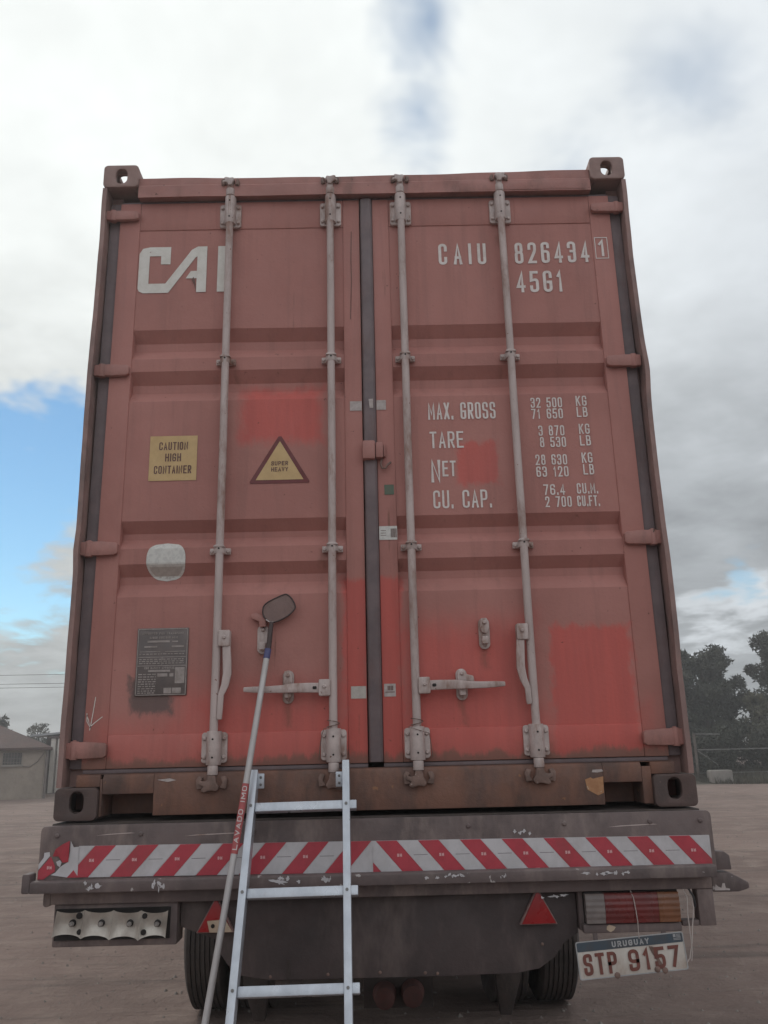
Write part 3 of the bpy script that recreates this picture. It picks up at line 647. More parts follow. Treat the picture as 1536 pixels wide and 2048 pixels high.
def build_rods():
    labs = {-0.628: 'outer locking rod of the left door, handle hanging down', -0.163: 'inner locking rod of the left door', 0.163: 'inner locking rod of the right door', 0.628: 'outer locking rod of the right door, handle hanging down'}
    yr = 0.019
    for xr in (-0.628, -0.163, 0.163, 0.628):
        s = 1 if xr > 0 else -1
        bend = lambda z: (0.0025*fbm(xr*4, z, 1, 1.3), 0.002*fbm(xr*6, z, 5, 1.5))
        pts = [(xr+bend(z)[0], yr+bend(z)[1], z) for z in [1.555+2.63*k/24 for k in range(25)]]
        rod = mesh_obj('locking_rod', MB().tube(pts, 0.0165, 14), 'rod_grey', box, label=labs[xr])
        # top and bottom guide plates
        for z0, z1, w, zs0, zs1, rs in ((3.975, 4.098, 0.049, 3.985, 4.128, 0.0245), (1.597, 1.712, 0.050, 1.590, 1.716, 0.0275)):
            pl = MB().prism(rrect(xr-w, xr+w, z0, z1, 0.012), 0.038, 0.0515)
            mesh_obj('guide_plate', pl, 'bracket_grey', rod, bevel=0.002)
            a = [R(180+180*k/14) for k in range(15)]
            arc = [(xr+rs*math.cos(t)*1.05, yr+0.012+rs*1.15*math.sin(t)) for t in a]
            arc = [(xr-rs*1.05, 0.0375)]+arc+[(xr+rs*1.05, 0.0375)]
            mesh_obj('guide_sleeve', MB().prism(arc, zs0, zs1, 'z'), 'bracket_grey', rod, bevel=0.002)
            for bx in (-w*0.76, w*0.76):
                for bz in (z0+0.022, z1-0.022):
                    mesh_obj('bolt', MB().dome((xr+bx, 0.0379, bz), 0.0088, 0.008), 'bracket_grey', rod)
            for bz in (zs0+0.028, zs1-0.030):
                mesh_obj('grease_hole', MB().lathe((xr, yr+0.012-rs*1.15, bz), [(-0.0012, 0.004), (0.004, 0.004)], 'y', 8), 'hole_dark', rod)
        # collars
        for z0, z1 in ((1.553, 1.589), (4.129, 4.165)):
            mesh_obj('collar', MB().lathe((xr, yr, 0), [(z0, 0.0205), (z1, 0.0205)], 'z', 16), 'bracket_grey', rod, bevel=0.003)
        # middle clamps
        for zc in (3.292, 2.436):
            h = 0.013; a = [R(180+180*k/12) for k in range(13)]
            po = [(xr-0.043, 0.050), (xr-0.043, 0.036), (xr-0.026, 0.034)]+[(xr+0.0225*math.cos(t), yr+0.006+0.0225*math.sin(t)) for t in a]+[(xr+0.026, 0.034), (xr+0.043, 0.036), (xr+0.043, 0.050)]
            mesh_obj('rod_clamp', MB().prism(po, zc-h, zc+h, 'z'), 'bracket_grey', rod, bevel=0.002)
            mesh_obj('clamp_lip', MB().prism([(xr+0.024*math.cos(R(180*k/10)), zc+h-0.001+0.012*math.sin(R(180*k/10))) for k in range(11)], yr-0.018, yr+0.01), 'bracket_grey', rod, bevel=0.002)
            for bx in (-0.034, 0.034): mesh_obj('bolt', MB().dome((xr+bx, 0.036, zc-0.001), 0.0085, 0.008), 'bracket_grey', rod)
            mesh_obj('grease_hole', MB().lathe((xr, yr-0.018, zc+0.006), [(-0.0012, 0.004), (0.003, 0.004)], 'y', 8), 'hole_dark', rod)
        # cams and keepers
        for zc, dz in ((1.524, -1), (4.196, 1)):
            sg = 1 if xr in (-0.163, 0.628) else -1
            cam_ = [(-0.014, -dz*0.028), (0.014, -dz*0.028), (0.016, -dz*0.010), (0.034, -dz*0.006), (0.046, -dz*0.014), (0.049, dz*0.004), (0.030, dz*0.012), (0.040, dz*0.026), (0.028, dz*0.034), (0.0, dz*0.026), (-0.02, dz*0.030), (-0.030, dz*0.016), (-0.018, -dz*0.004)]
            k_ = 1.0 if dz < 0 else 0.72
            mesh_obj('cam', MB().prism([(xr+sg*x*k_, zc+z*k_) for x, z in cam_], -0.006, 0.026), 'keeper_rust' if dz < 0 else 'bracket_grey', rod, bevel=0.004)
            for t in (-1, 1):
                kp = MB().prism([(xr+t*0.030*k_, zc-0.018*k_), (xr+t*0.056*k_, zc-0.022*k_), (xr+t*0.060*k_, zc+0.012*k_), (xr+t*0.050*k_, zc+0.026*k_), (xr+t*0.034*k_, zc+0.022*k_), (xr+t*0.042*k_, zc)], 0.001, 0.022)
                mesh_obj('keeper', kp, 'keeper_rust', rod, bevel=0.003)
        # handle hub and handle
        outer = abs(xr) > 0.4; si = -s if outer else s       # side of the rod on which the hub sits
        hz = 2.074 if outer else 1.872
        ha, hb = sorted((xr+si*0.010, xr+si*0.056))
        mesh_obj('handle_hub', MB().prism(rrect(ha, hb, hz-0.032, hz+0.032, 0.006), -0.004, 0.034), 'bracket_grey', rod, bevel=0.003)
        mesh_obj('bolt', MB().dome((xr+si*0.034, -0.004, hz+0.004), 0.0085, 0.007), 'bracket_grey', rod)
        def bar(path, y0, y1, wid):
            L_, R_ = [], []
            for i, p in enumerate(path):
                p = Vector(p); a = Vector(path[max(i-1, 0)]); b = Vector(path[min(i+1, len(path)-1)]); t = (b-a).normalized(); nn = Vector((-t.y, t.x))
                L_.append(tuple(p+nn*wid[i])); R_.append(tuple(p-nn*wid[i]))
            return MB().prism(L_+R_[::-1], y0, y1)
        if outer:
            f = 1 if s < 0 else 0.9
            path = [(xr+si*0.042, hz-0.03), (xr+si*0.046, hz-0.09), (xr+si*0.048, hz-0.14), (xr+si*0.040, hz-0.185), (xr+si*0.026, hz-0.22), (xr+si*0.024, hz-0.27), (xr+si*0.022, hz-0.315*f)]
            wid = [0.016, 0.017, 0.017, 0.015, 0.012, 0.011, 0.010]
            hd = mesh_obj('handle', bar(path, 0.002, 0.014, wid), 'rod_grey', rod, bevel=0.004, label='door handle hanging straight down from its hub')
        else:
            path = [(xr+s*0.054, hz), (xr+s*0.10, hz+0.001), (xr+s*0.16, hz+0.001), (xr+s*0.20, hz-0.002), (xr+s*0.26, hz-0.003), (xr+s*0.31, hz-0.002), (xr+s*0.352, hz-0.001)]
            wid = [0.019, 0.019, 0.018, 0.015, 0.013, 0.012, 0.009]
            hd = mesh_obj('handle', bar(path, 0.002, 0.014, wid), 'rod_grey', rod, bevel=0.004, label='door handle latched level across the door')
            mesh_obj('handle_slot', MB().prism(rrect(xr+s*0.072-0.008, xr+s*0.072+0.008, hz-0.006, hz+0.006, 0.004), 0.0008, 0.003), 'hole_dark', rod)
    # rusty wire twisted round the lower ends of the inner rods
    for xr in (-0.163, 0.163):
        rod = [o for o in box.children if o.name.startswith('locking_rod') and abs((o.data.vertices[0].co.x)-xr) < 0.05][0]
        w = [(xr+0.021*math.cos(t)*1.1, yr-0.002+0.023*math.sin(t), 1.735+0.012*math.sin(t*0.5)) for t in [R(20*k) for k in range(0, 36)]]
        w += [(xr-0.035, -0.004, 1.715), (xr-0.045*(1 if xr < 0 else -1), 0.002, 1.69), (xr-0.052*(1 if xr < 0 else -1), 0.02, 1.65), (xr-0.058*(1 if xr < 0 else -1), 0.03, 1.60)]
        mesh_obj('tie_wire', MB().tube(w, 0.0017, 6), 'keeper_rust', rod)
    # handle retainers on the doors
    for x, z0, z1, bent in ((-0.343, 1.815, 1.945, 0), (-0.447, 2.012, 2.13, 2), (0.347, 1.813, 1.937, 1), (0.448, 2.012, 2.138, 0)):
        d = DOORS[-1 if x < 0 else 1]
        mesh_obj('handle_retainer', MB().prism(stadium(x, (z0+z1)/2, 0.0225, (z1-z0)/2), 0.047, 0.0535), 'bracket_grey', d, bevel=0.002)
        zc = (z0+z1)/2
        if bent == 0: hs = [(x-.016, z1-.018), (x-.014, z1-.004), (x+.010, z1-.002), (x+.016, z1-.018), (x+.019, zc+.022), (x+.012, zc+.004), (x+.004, zc-.002), (x-.013, zc+.004), (x-.018, zc+.02)]
        elif bent == 1: hs = [(x-.018, z1-.03), (x-.012, z1-.004), (x+.006, z1-.002), (x+.020, z1-.024), (x+.046, z1-.030), (x+.050, z1-.052), (x+.03, z1-.062), (x-.016, z1-.052)]
        else: hs = [(x-.012, z1-.012), (x-.016, z1+.012), (x-.044, z1+.022), (x-.05, z1+.04), (x-.028, z1+.046), (x+.012, z1+.028), (x+.014, z1-.01)]
        mesh_obj('retainer_hasp', MB().prism(hs, 0.026, 0.0465), 'bracket_grey' if bent != 2 else 'frame_red', d, bevel=0.003)
        lo = MB().prism(rrect(x-.013, x+.013, zc-.044, zc-.014, 0.004), 0.018, 0.0465)
        mesh_obj('retainer_seat', lo, 'bracket_grey', d, bevel=0.003)
        mesh_obj('bolt', MB().dome((x, 0.0255 if bent != 2 else 0.0468, z1-0.020), 0.009, 0.008), 'bracket_grey', d)
        mesh_obj('bolt', MB().dome((x, 0.0468, z0+0.018), 0.009, 0.008), 'bracket_grey', d)
build_rods()

def build_markings():  # text and sticker positions: image pixels cast from the camera onto the door
    DL, DR = DOORS[-1], DOORS[1]
    def line(text, x0, x1, z0, z1, t, d, gap=0.38, m='lettering_white'):
        mesh_obj('lettering', text_mb(MB(), text, x0, x1, z0, z1, t, on_door, gap), m, d, smooth=0, recalc=False)
    # logo: heavy squared C whose foot runs up into the A, then I
    zb, zt = 3.652, 3.889; H = zt-zb
    def lg(pts): return [(-1.045+u*0.418, zb+v*H) for u, v in pts]
    polys = [[(0.345, 1), (0.345, .62), (0.24, .62), (0.24, .80), (0.115, .80), (0.115, 1)], [(0.115, 1), (0.115, .80), (0.115, .20), (0.0, .10), (0.0, .86), (0.035, .97)],
             [(0.0, .10), (0.115, .20), (0.30, .20), (0.335, 0.0), (0.06, 0.0), (0.015, .04)], [(0.30, .20), (0.575, .93), (0.64, 1), (0.66, .80), (0.62, .76), (0.335, 0.0)],
             [(0.64, 1), (0.745, 1), (0.745, 0), (0.64, 0), (0.64, .80)], [(0.64, .46), (0.64, .30), (0.52, .30), (0.575, .46)], [(0.865, 1), (1.0, 1), (1.0, 0), (0.865, 0)]]
    mb = MB()
    for i, p in enumerate(polys):
        q = lg(p); mb.add([on_door(x, z, 0.0002*i) for x, z in q], [tuple(range(len(q)))])
    mesh_obj('logo', mb, 'logo_white', DL, smooth=0, recalc=False, label='white CAI logo painted on the left door')
    mesh_obj('logo_scuff', MB().add([on_door(x, z, 0.002) for x, z in ((-.792, 3.73), (-.785, 3.715), (-.778, 3.655), (-.787, 3.69), (-.80, 3.715))], [(0, 1, 2, 3, 4)]), 'sticker_ink', DL, smooth=0, recalc=False)
    line('CAIU', .333, .553, 3.771, 3.880, .0135, DR, 0.75)
    line('826434', .686, 1.030, 3.771, 3.880, .0135, DR, 0.55)
    line('1', 1.072, 1.108, 3.797, 3.884, .0125, DR)
    mb = MB()
    for xa, xb, za, zb_ in ((1.058, 1.119, 3.893, 3.897), (1.058, 1.119, 3.785, 3.789), (1.058, 1.0615, 3.789, 3.893), (1.1155, 1.119, 3.789, 3.893)):
        mb.add([on_door(x, z, 0) for x, z in ((xa, za), (xb, za), (xb, zb_), (xa, zb_))], [(0, 1, 2, 3)])
    mesh_obj('check_digit_box', mb, 'lettering_white', DR, smooth=0, recalc=False)
    line('45G1', .684, .898, 3.622, 3.731, .0135, DR, 0.5)
    line('MAX. GROSS', .256, .551, 3.008, 3.087, .0085, DR, 0.3); line('TARE', .259, .405, 2.876, 2.952, .0085, DR, 0.3)
    line('N', .259, .300, 2.722, 2.823, .0125, DR); line('ET', .308, .366, 2.748, 2.818, .0085, DR, 0.3); line('CU. CAP.', .264, .511, 2.607, 2.686, .0085, DR, 0.3)
    for tx, x0, x1, z0 in (('32 500', .707, .845, 3.055), ('71 650', .707, .845, 3.003), ('3 870', .732, .845, 2.924), ('8 530', .735, .848, 2.871),
                           ('28 630', .710, .846, 2.791), ('63 120', .710, .848, 2.737), ('76.4', .734, .826, 2.656), ('2 700', .738, .850, 2.602),
                           ('KG', .906, .953, 3.060), ('LB', .906, .953, 3.008), ('KG', .909, .955, 2.929), ('LB', .909, .956, 2.876), ('KG', .910, .956, 2.797), ('LB', .912, .958, 2.744), ('CU.M.', .877, .966, 2.659), ('CU.FT.', .874, .968, 2.603)):
        line(tx, x0, x1, z0, z0+.047, .0058, DR, 0.34)
    # stickers that follow the sheet
    def sticker(name, poly_rows, m, d, lift=0.0, label=None):
        """poly_rows: list of (z, xl, xr)"""
        mb = MB(); vs = []; fs = []
        for z, xl, xr in poly_rows: vs += [on_door(xl, z, lift), on_door((xl+xr)/2, z, lift), on_door(xr, z, lift)]
        for k in range(len(poly_rows)-1): fs += [(3*k, 3*k+1, 3*k+4, 3*k+3), (3*k+1, 3*k+2, 3*k+5, 3*k+4)]
        return mesh_obj(name, mb.add(vs, fs), m, d, smooth=0, recalc=False, label=label)
    def rect(name, x0, x1, z0, z1, m, d, lift=0.0, label=None, n=4):
        return sticker(name, [(z1+(z0-z1)*k/n, x0, x1) for k in range(n+1)], m, d, lift, label)
    rect('warning_sticker', -.948, -.744, 2.755, 2.957, 'sticker_yellow', DL, label='yellow square CAUTION HIGH CONTAINER sticker')
    for tx, w, z in (('CAUTION', .062, 2.893), ('HIGH', .034, 2.841), ('CONTAINER', .080, 2.786)):
        mesh_obj('sticker_lettering', text_mb(MB(), tx, -.846-w, -.846+w, z, z+.036, .0050, lambda x, zz, l: on_door(x, zz, l+.001), .3), 'sticker_ink', DL, smooth=0, recalc=False)
    tri = [(2.945-.205*k/8, -.388-.006-.122*k/8, -.388+.006+.122*k/8) for k in range(9)]+[(2.733, -.512, -.264)]
    sticker('warning_triangle', tri, 'sticker_maroon', DL, label='yellow SUPER HEAVY warning triangle with a dark border')
    sticker('warning_triangle_face', [(2.921-.173*k/8, -.388-.001-.101*k/8, -.388+.001+.101*k/8) for k in range(9)], 'sticker_yellow', DL, .0008)
    for tx, w, z in (('SUPER', .036, 2.812), ('HEAVY', .036, 2.785)):
        mesh_obj('sticker_lettering', text_mb(MB(), tx, -.388-w, -.388+w, z, z+.019, .0034, lambda x, zz, l: on_door(x, zz, l+.0016), .3), 'sticker_ink', DL, smooth=0, recalc=False)
    def rnd(sc, zc=2.405, xc=-.856):
        rows = []
        for k in range(25):
            v = 1-2*k/24; e = 2.8 if v > 0 else 2.3
            w = (1-abs(v)**e)**(1/e); rows.append((zc+v*.079*sc, xc-.081*sc*w, xc+.081*sc*w))
        return rows
    sticker('round_sticker', rnd(1.0), 'sticker_white', DL, label='round off-white sticker across the groove')
    sticker('round_sticker_shaded_print', [r_ for r_ in rnd(0.88) if r_[0] < 2.385], 'sticker_ghost', DL, .0008)  # darker lower half: groove shade painted in with the ghost print
    mesh_obj('sticker_lettering', text_mb(MB(), 'TECT', -.905, -.808, 2.334, 2.345, .003, lambda x, zz, l: on_door(x, zz, l+.0016), .5), 'sticker_white', DL, smooth=0, recalc=False)
    # approval plate
    px0, px1, pz0, pz1 = -.954, -.748, 1.858, 2.126
    pl = mesh_obj('approval_plate', MB().box(px0, px1, YF-.002, YF+.012, pz0, pz1), 'plate_dark', DL, bevel=.001, label='dark metal approval plate with rows of small print')
    def pp(x, z, l): return (x, YF-.0032-l, z)
    mb = MB()
    def bar(xa, xb, za, zb_):
        mb.add([pp(x, z, 0) for x, z in ((xa, za), (xb, za), (xb, zb_), (xa, zb_))], [(0, 1, 2, 3)])
    bar(px0+.004, px1-.004, pz1-.006, pz1-.002); bar(px0+.004, px1-.004, pz0+.002, pz0+.005); bar(px0+.003, px0+.006, pz0+.006, pz1-.007); bar(px1-.006, px1-.003, pz0+.006, pz1-.007)
    bar(px0+.014, px0+.095, 2.030, 2.033); bar(px0+.115, px1-.010, 2.030, 2.033); bar(px0+.007, px1-.007, 2.008, 2.011); bar(px0+.007, px1-.007, 1.974, 1.977); bar(px0+.102, px0+.105, 1.978, 2.007)
    bar(px0+.042, px0+.132, 2.068, 2.076); bar(px0+.14, px0+.165, 2.068, 2.074); bar(px0+.03, px0+.082, 2.048, 2.054); bar(px0+.14, px0+.19, 2.048, 2.055); bar(px0+.05, px0+.138, 1.951, 1.959)
    bar(px0+.158, px0+.196, 1.905, 1.968); bar(px0+.088, px0+.128, 1.932, 1.945); bar(px0+.136, px0+.152, 1.932, 1.945); bar(px0+.115, px0+.146, 1.866, 1.888); bar(px0+.149, px0+.184, 1.866, 1.888)
    mesh_obj('plate_print', mb, 'plate_line', DL, smooth=0, recalc=False)
    mb = MB()
    for tx, xa, xb, z in (('APPROVED FOR TRANSPORT', .02, .186, 2.100), ('UNDER CUSTOMS SEAL', .05, .165, 2.083), ('CSC SAFETY APPROVAL', .035, .155, 1.962)):
        text_mb(mb, tx, px0+xa, px0+xb, z, z+.009, .0021, pp, .4)
    rr = random.Random(3)
    for z in (2.020, 1.999, 1.991, 1.983, 1.940, 1.930, 1.920, 1.911, 1.902, 1.893, 1.884, 1.875, 1.867):
        x = px0+.012
        lim = px0+(.082 if z < 1.95 else .19)
        while x < lim:
            w = rr.uniform(.006, .016); mb.add([pp(a, b_, 0) for a, b_ in ((x, z), (min(x+w, lim), z), (min(x+w, lim), z+.0042), (x, z+.0042))], [(0, 1, 2, 3)]); x += w+.004
    mesh_obj('plate_print', mb, 'plate_line', DL, smooth=0, recalc=False)
    # paper seals on the middle stiles and the seal strip
    rect('paper_seal', -.084, -.032, 3.056, 3.100, 'sticker_paper', DL, label='torn paper label'); rect('paper_seal', .032, .073, 3.058, 3.103, 'sticker_paper', DR, label='torn paper label')
    mesh_obj('paper_seal', MB().add([(-.002, .0345, 3.103), (.017, .0340, 3.104), (.0175, .0340, 3.06), (.002, .0345, 3.062)], [(0, 1, 2, 3)]), 'sticker_paper', DR, smooth=0, recalc=False)
    rect('paper_seal', .032, .107, 2.474, 2.533, 'sticker_white', DR, label='white barcode label')
    mb = MB(); x = .080
    for w in (.002, .003, .002, .004, .002, .003):
        mb.add([on_door(a, b_, .0008) for a, b_ in ((x, 2.484), (x+w, 2.484), (x+w, 2.522), (x, 2.522))], [(0, 1, 2, 3)]); x += w+.0016
    for z in (2.492, 2.502, 2.513): mb.add([on_door(a, b_, .0008) for a, b_ in ((.038, z), (.06, z), (.06, z+.002), (.038, z+.002))], [(0, 1, 2, 3)])
    mesh_obj('barcode', mb, 'sticker_ink', DR, smooth=0, recalc=False)
    rect('paper_seal', .058, .098, 2.671, 2.715, 'sticker_green', DR, label='small green label')
    rect('paper_seal', -.094, -.033, 1.829, 1.877, 'sticker_ghost', DL, label='worn grey label'); rect('paper_seal', .038, .084, 1.834, 1.884, 'sticker_paper', DR, label='small printed label')
    mb = MB()
    for k in range(4): mb.add([on_door(a, b_, .0008) for a, b_ in ((.052+.006*k, 1.858), (.056+.006*k, 1.858), (.056+.006*k, 1.876), (.052+.006*k, 1.876))], [(0, 1, 2, 3)])
    mb.add([on_door(a, b_, .0008) for a, b_ in ((.042, 1.850), (.08, 1.850), (.08, 1.853), (.042, 1.853))], [(0, 1, 2, 3)])
    mesh_obj('barcode', mb, 'sticker_ink', DR, smooth=0, recalc=False)
    # chalk arrow and scratches
    mb = MB()
    for pts in ([(-1.106, 1.857), (-1.112, 1.80), (-1.119, 1.742)], [(-1.136, 1.795), (-1.134, 1.765), (-1.121, 1.742), (-1.128, 1.77), (-1.137, 1.79)], [(-1.075, 1.781), (-1.10, 1.762), (-1.119, 1.745), (-1.121, 1.732)]):
        stroke(mb, [Vector(p) for p in pts], False, .003, on_door, 0)
    mesh_obj('chalk_arrow', mb, 'logo_white', DL, smooth=0, recalc=False)
    mb = MB(); stroke(mb, [Vector(p) for p in ((-.068, 3.95), (-.071, 3.80), (-.070, 3.70), (-.076, 3.50))], False, .003, on_door, 0)
    mesh_obj('scratch', mb, 'sticker_ink', DL, smooth=0, recalc=False)
    mesh_obj('sill_sticker', MB().add([(x, .0172, z) for x, z in ((.800, 1.505), (.822, 1.512), (.83, 1.507), (.871, 1.515), (.868, 1.455), (.845, 1.446), (.806, 1.468))], [tuple(range(7))]), 'sticker_orange', box, smooth=0, recalc=False)
    mesh_obj('sill_sticker', MB().add([(x, .0172, z) for x, z in ((.832, 1.540), (.868, 1.541), (.872, 1.533), (.85, 1.529), (.828, 1.531))], [tuple(range(5))]), 'sticker_paper', box, smooth=0, recalc=False)
    mesh_obj('sill_sticker', MB().add([(x, .0172, z) for x, z in ((-.838, 1.541), (-.79, 1.545), (-.765, 1.538), (-.80, 1.532))], [tuple(range(4))]), 'sticker_paper', box, smooth=0, recalc=False)
build_markings()

# ------------------------------------------------------------------ trailer
TR = thing('semi_trailer', 'black semi-trailer with a red and white striped rear board', 'trailer', (0, 6.0, 0))
def build_trailer():
    # rear board, slightly buckled
    out = rrect(-1.252, 1.252, 1.163, 1.386, 0.018, 3)
    mesh_obj('rear_board', MB().prism(out, -0.020, -0.002), 'trailer_black', TR, bevel=0.003)
    mesh_obj('deck', MB().box(-1.22, 1.22, 0.0, 12.3, 1.30, 1.392), 'chassis_brown', TR, bevel=0.004)
    lip = MB().prism([(-0.062, 1.160), (-0.062, 1.196), (-0.056, 1.201), (-0.0205, 1.201), (-0.0205, 1.160)], -1.262, 1.235, 'x')
    mesh_obj('board_lip', lip, 'trailer_scuffed', TR, bevel=0.003)
    mesh_obj('lip_end', MB().prism(rrect(-1.292, -1.2625, 1.160, 1.226, 0.008), -0.060, -0.002), 'trailer_scuffed', TR, bevel=0.003)
    mesh_obj('rear_channel', MB().box(-1.205, 1.235, 0.0, 0.09, 1.112, 1.1625), 'trailer_black', TR, bevel=0.004)
    mesh_obj('channel_end', MB().prism(rrect(-1.232, -1.2055, 1.105, 1.158, 0.012), 0.0, 0.10), 'trailer_black', TR, bevel=0.003)
    for x in (-1.19, -.88, -.46, .34, .70, 1.02, 1.21):
        mesh_obj('bolt', MB().dome((x, -.0202, 1.352), .009, .007), 'trailer_scuffed', TR)
    for x0, x1, z in ((-1.05, -.90, 1.349), (-.72, -.50, 1.340), (.86, 1.05, 1.335)):
        mesh_obj('scrape', MB().prism([(x0, z), (x1, z+.006), (x1-.02, z+.0085), (x0+.05, z+.005)], -.0208, -.0201), 'rod_grey', TR, smooth=0)
    # striped tape
    zc = 1.2535
    def tz(x): return zc-0.0065*x
    tape = mesh_obj('reflective_tape', MB().prism([(-1.105, tz(-1.1)-.054), (1.236, tz(1.236)-.054), (1.236, tz(1.236)+.054), (-1.105, tz(-1.1)+.054)], -0.0212, -0.0202), 'tape_white', TR, label='red and white chevron tape, torn at its left end')
    def clip(poly, a, b, c):            # keep a*x+b*z >= c
        res = []
        for i, p in enumerate(poly):
            q = poly[(i+1) % len(poly)]; dp = a*p[0]+b*p[1]-c; dq = a*q[0]+b*q[1]-c
            if dp >= 0: res.append(p)
            if dp*dq < 0: t = dp/(dp-dq); res.append((p[0]+(q[0]-p[0])*t, p[1]+(q[1]-p[1])*t))
        return res
    def add_stripe(cx, half, slant, xlo, xhi, m, nm):
        zt, zb = tz(cx)+.0535, tz(cx)-.0535
        po = [(cx-half-slant*.0535, zb), (cx+half-slant*.0535, zb), (cx+half+slant*.0535, zt), (cx-half+slant*.0535, zt)]
        po = clip(po, 1, 0, xlo); po = clip(po, -1, 0, -xhi) if po else po
        if len(po) >= 3: mesh_obj(nm, MB().prism(po, -0.0226, -0.0213), m, tape, smooth=0)
    def mark(cx, z):
        mesh_obj('tape_mark', text_mb(MB(), '3M', cx-.009, cx+.009, z-.0055, z+.0055, .0034, lambda x, zz, l: (x, -.0229-l, zz), .25), 'tape_mark', tape, smooth=0, recalc=False)
    def pline(cx, z):
        mesh_obj('tape_print', MB().add([(cx-.026, -.0229, z-.001), (cx+.026, -.0229, z-.001), (cx+.026, -.0229, z+.001), (cx-.026, -.0229, z+.001)], [(0, 1, 2, 3)]), 'tape_print', tape, smooth=0, recalc=False)
    SL = 0.90
    for k in range(7):
        cx = -1.056+0.1578*k
        add_stripe(cx, .0385, SL, -1.2, -.0205, 'tape_red', 'red_stripe'); add_stripe(cx+.0789, .0375, SL, -1.2, -.0205, 'tape_white', 'white_stripe')
        if k < 6: mark(cx, tz(cx)+.004); pline(cx+.0789, tz(cx)+.004)
    add_stripe(-1.056-.0789, .0375, SL, -1.105, -.0205, 'tape_white', 'white_stripe')
    for k in range(9):
        cx = 0.081-.1558+0.1558*k
        add_stripe(cx, .0385, -SL, -.0175, 1.236, 'tape_red', 'red_stripe'); add_stripe(cx+.0779, .0375, -SL, -.0175, 1.236, 'tape_white', 'white_stripe')
        if k > 0: mark(cx, tz(cx)+.003); pline(cx+.0779, tz(cx)+.003) if k < 8 else None
    # torn left end, curling off the board
    def torn(pts, m, lift, nm, curl=0.0):
        vs = [(x, -0.0215-lift-curl*max(0, z-1.28)/0.05, z) for x, z in pts]
        mesh_obj(nm, MB().add(vs, [tuple(range(len(vs)))]), m, tape, smooth=0, recalc=False)
    torn([(-1.203, 1.217), (-1.186, 1.225), (-1.169, 1.245), (-1.143, 1.26), (-1.138, 1.29), (-1.135, 1.334), (-1.123, 1.311), (-1.104, 1.313), (-1.104, 1.21), (-1.143, 1.208)], 'tape_white', 0.001, 'torn_white_end', 0.006)
    torn([(-1.200, 1.281), (-1.189, 1.306), (-1.165, 1.322), (-1.136, 1.335), (-1.141, 1.26), (-1.162, 1.259), (-1.179, 1.281)], 'tape_red', 0.002, 'torn_red_end', 0.012)
    torn([(-1.250, 1.203), (-1.249, 1.232), (-1.206, 1.281), (-1.188, 1.245), (-1.188, 1.229), (-1.216, 1.212), (-1.228, 1.203)], 'tape_red', 0.001, 'torn_red_end')
    torn([(-1.250, 1.254), (-1.233, 1.278), (-1.232, 1.294), (-1.213, 1.296), (-1.210, 1.283), (-1.249, 1.236)], 'tape_white', 0.0004, 'torn_white_end')
    torn([(-1.185, 1.262), (-1.172, 1.268), (-1.165, 1.26), (-1.17, 1.243), (-1.18, 1.25)], 'tape_white', 0.003, 'torn_white_end')
    mesh_obj('tape_mark', text_mb(MB(), '3M', -1.218, -1.200, 1.237, 1.248, .0034, lambda x, zz, l: (x, -.0238-l, zz), .25), 'tape_mark', tape, smooth=0, recalc=False)
    # scraps of old white tape above and below the stripes
    rr = random.Random(5)
    scraps = [(.54, 1.325, .03, .012), (-.80, 1.176, .02, .02), (-.33, 1.186, .06, .014), (-.17, 1.187, .03, .012), (.22, 1.186, .05, .010), (.30, 1.185, .035, .009), (.45, 1.184, .015, .01), (.79, 1.183, .05, .009), (.87, 1.182, .05, .012), (-1.03, 1.183, .03, .016), (.64, 1.098, .045, .008)]
    for cx, z, w, h in scraps:
        yy = -0.0235 if z > 1.3 else (-0.0635 if z > 1.15 else -0.0015)
        for q in range(5):
            x = cx+rr.uniform(-w, w); zz = z+rr.uniform(-h, h)*0.6; n = rr.randint(9, 14); ww = rr.choice((.12, .2, .45))
            pts = [(x+w*ww*rr.choice((.35, .7, 1.0, 1.25))*math.cos(2*math.pi*k/n), zz+h*0.55*rr.choice((.3, .6, 1.0, 1.2))*math.sin(2*math.pi*k/n)) for k in range(n)]
            mesh_obj('paint_flake', MB().add([(a, yy-0.0003*q, b_) for a, b_ in pts], [tuple(range(n))]), 'tape_white', TR, smooth=0, recalc=False)
    # centre skirt plate with rounded lower corners
    sk = [(-.735, 1.112), (-.735, 1.02), (-.60, .972), (-.595, .938), (-.557, .888), (-.511, .852), (-.40, .834), (-.1, .833), (.255, .833), (.50, .836), (.585, .850), (.643, .886), (.684, .936), (.735, .965), (.735, 1.112)]
    mesh_obj('skirt_plate', MB().prism(sk[::-1], 0.050, 0.062), 'flap_black', TR, bevel=0.002, label='large black steel skirt plate between the lamps')
    mesh_obj('skirt_hanger', MB().box(-.385, -.285, 0.064, 0.075, .800, .86).box(-.34, -.33, 0.047, 0.0495, .835, .90), 'chassis_brown', TR)
    for x, z in ((-.40, .845), (-.19, .848), (.0, .85), (.165, .845), (.21, .842), (.60, .93)):
        mesh_obj('bolt', MB().dome((x, .050, z), .006, .004), 'keeper_rust', TR)
    # left lamp: lens lost, four bare reflector cells
    mesh_obj('lamp_housing', MB().box(-1.195, -.740, .018, .12, .966, 1.111), 'trailer_black', TR, bevel=0.006)
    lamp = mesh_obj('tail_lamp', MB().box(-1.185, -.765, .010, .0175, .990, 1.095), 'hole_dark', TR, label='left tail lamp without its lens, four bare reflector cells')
    tops = [(-1.170, 1.096), (-1.069, 1.096), (-.964, 1.093), (-.864, 1.090), (-.766, 1.088)]; bots = [(-1.183, 1.006), (-1.078, 1.000), (-.976, .994), (-.871, .990), (-.772, .996)]
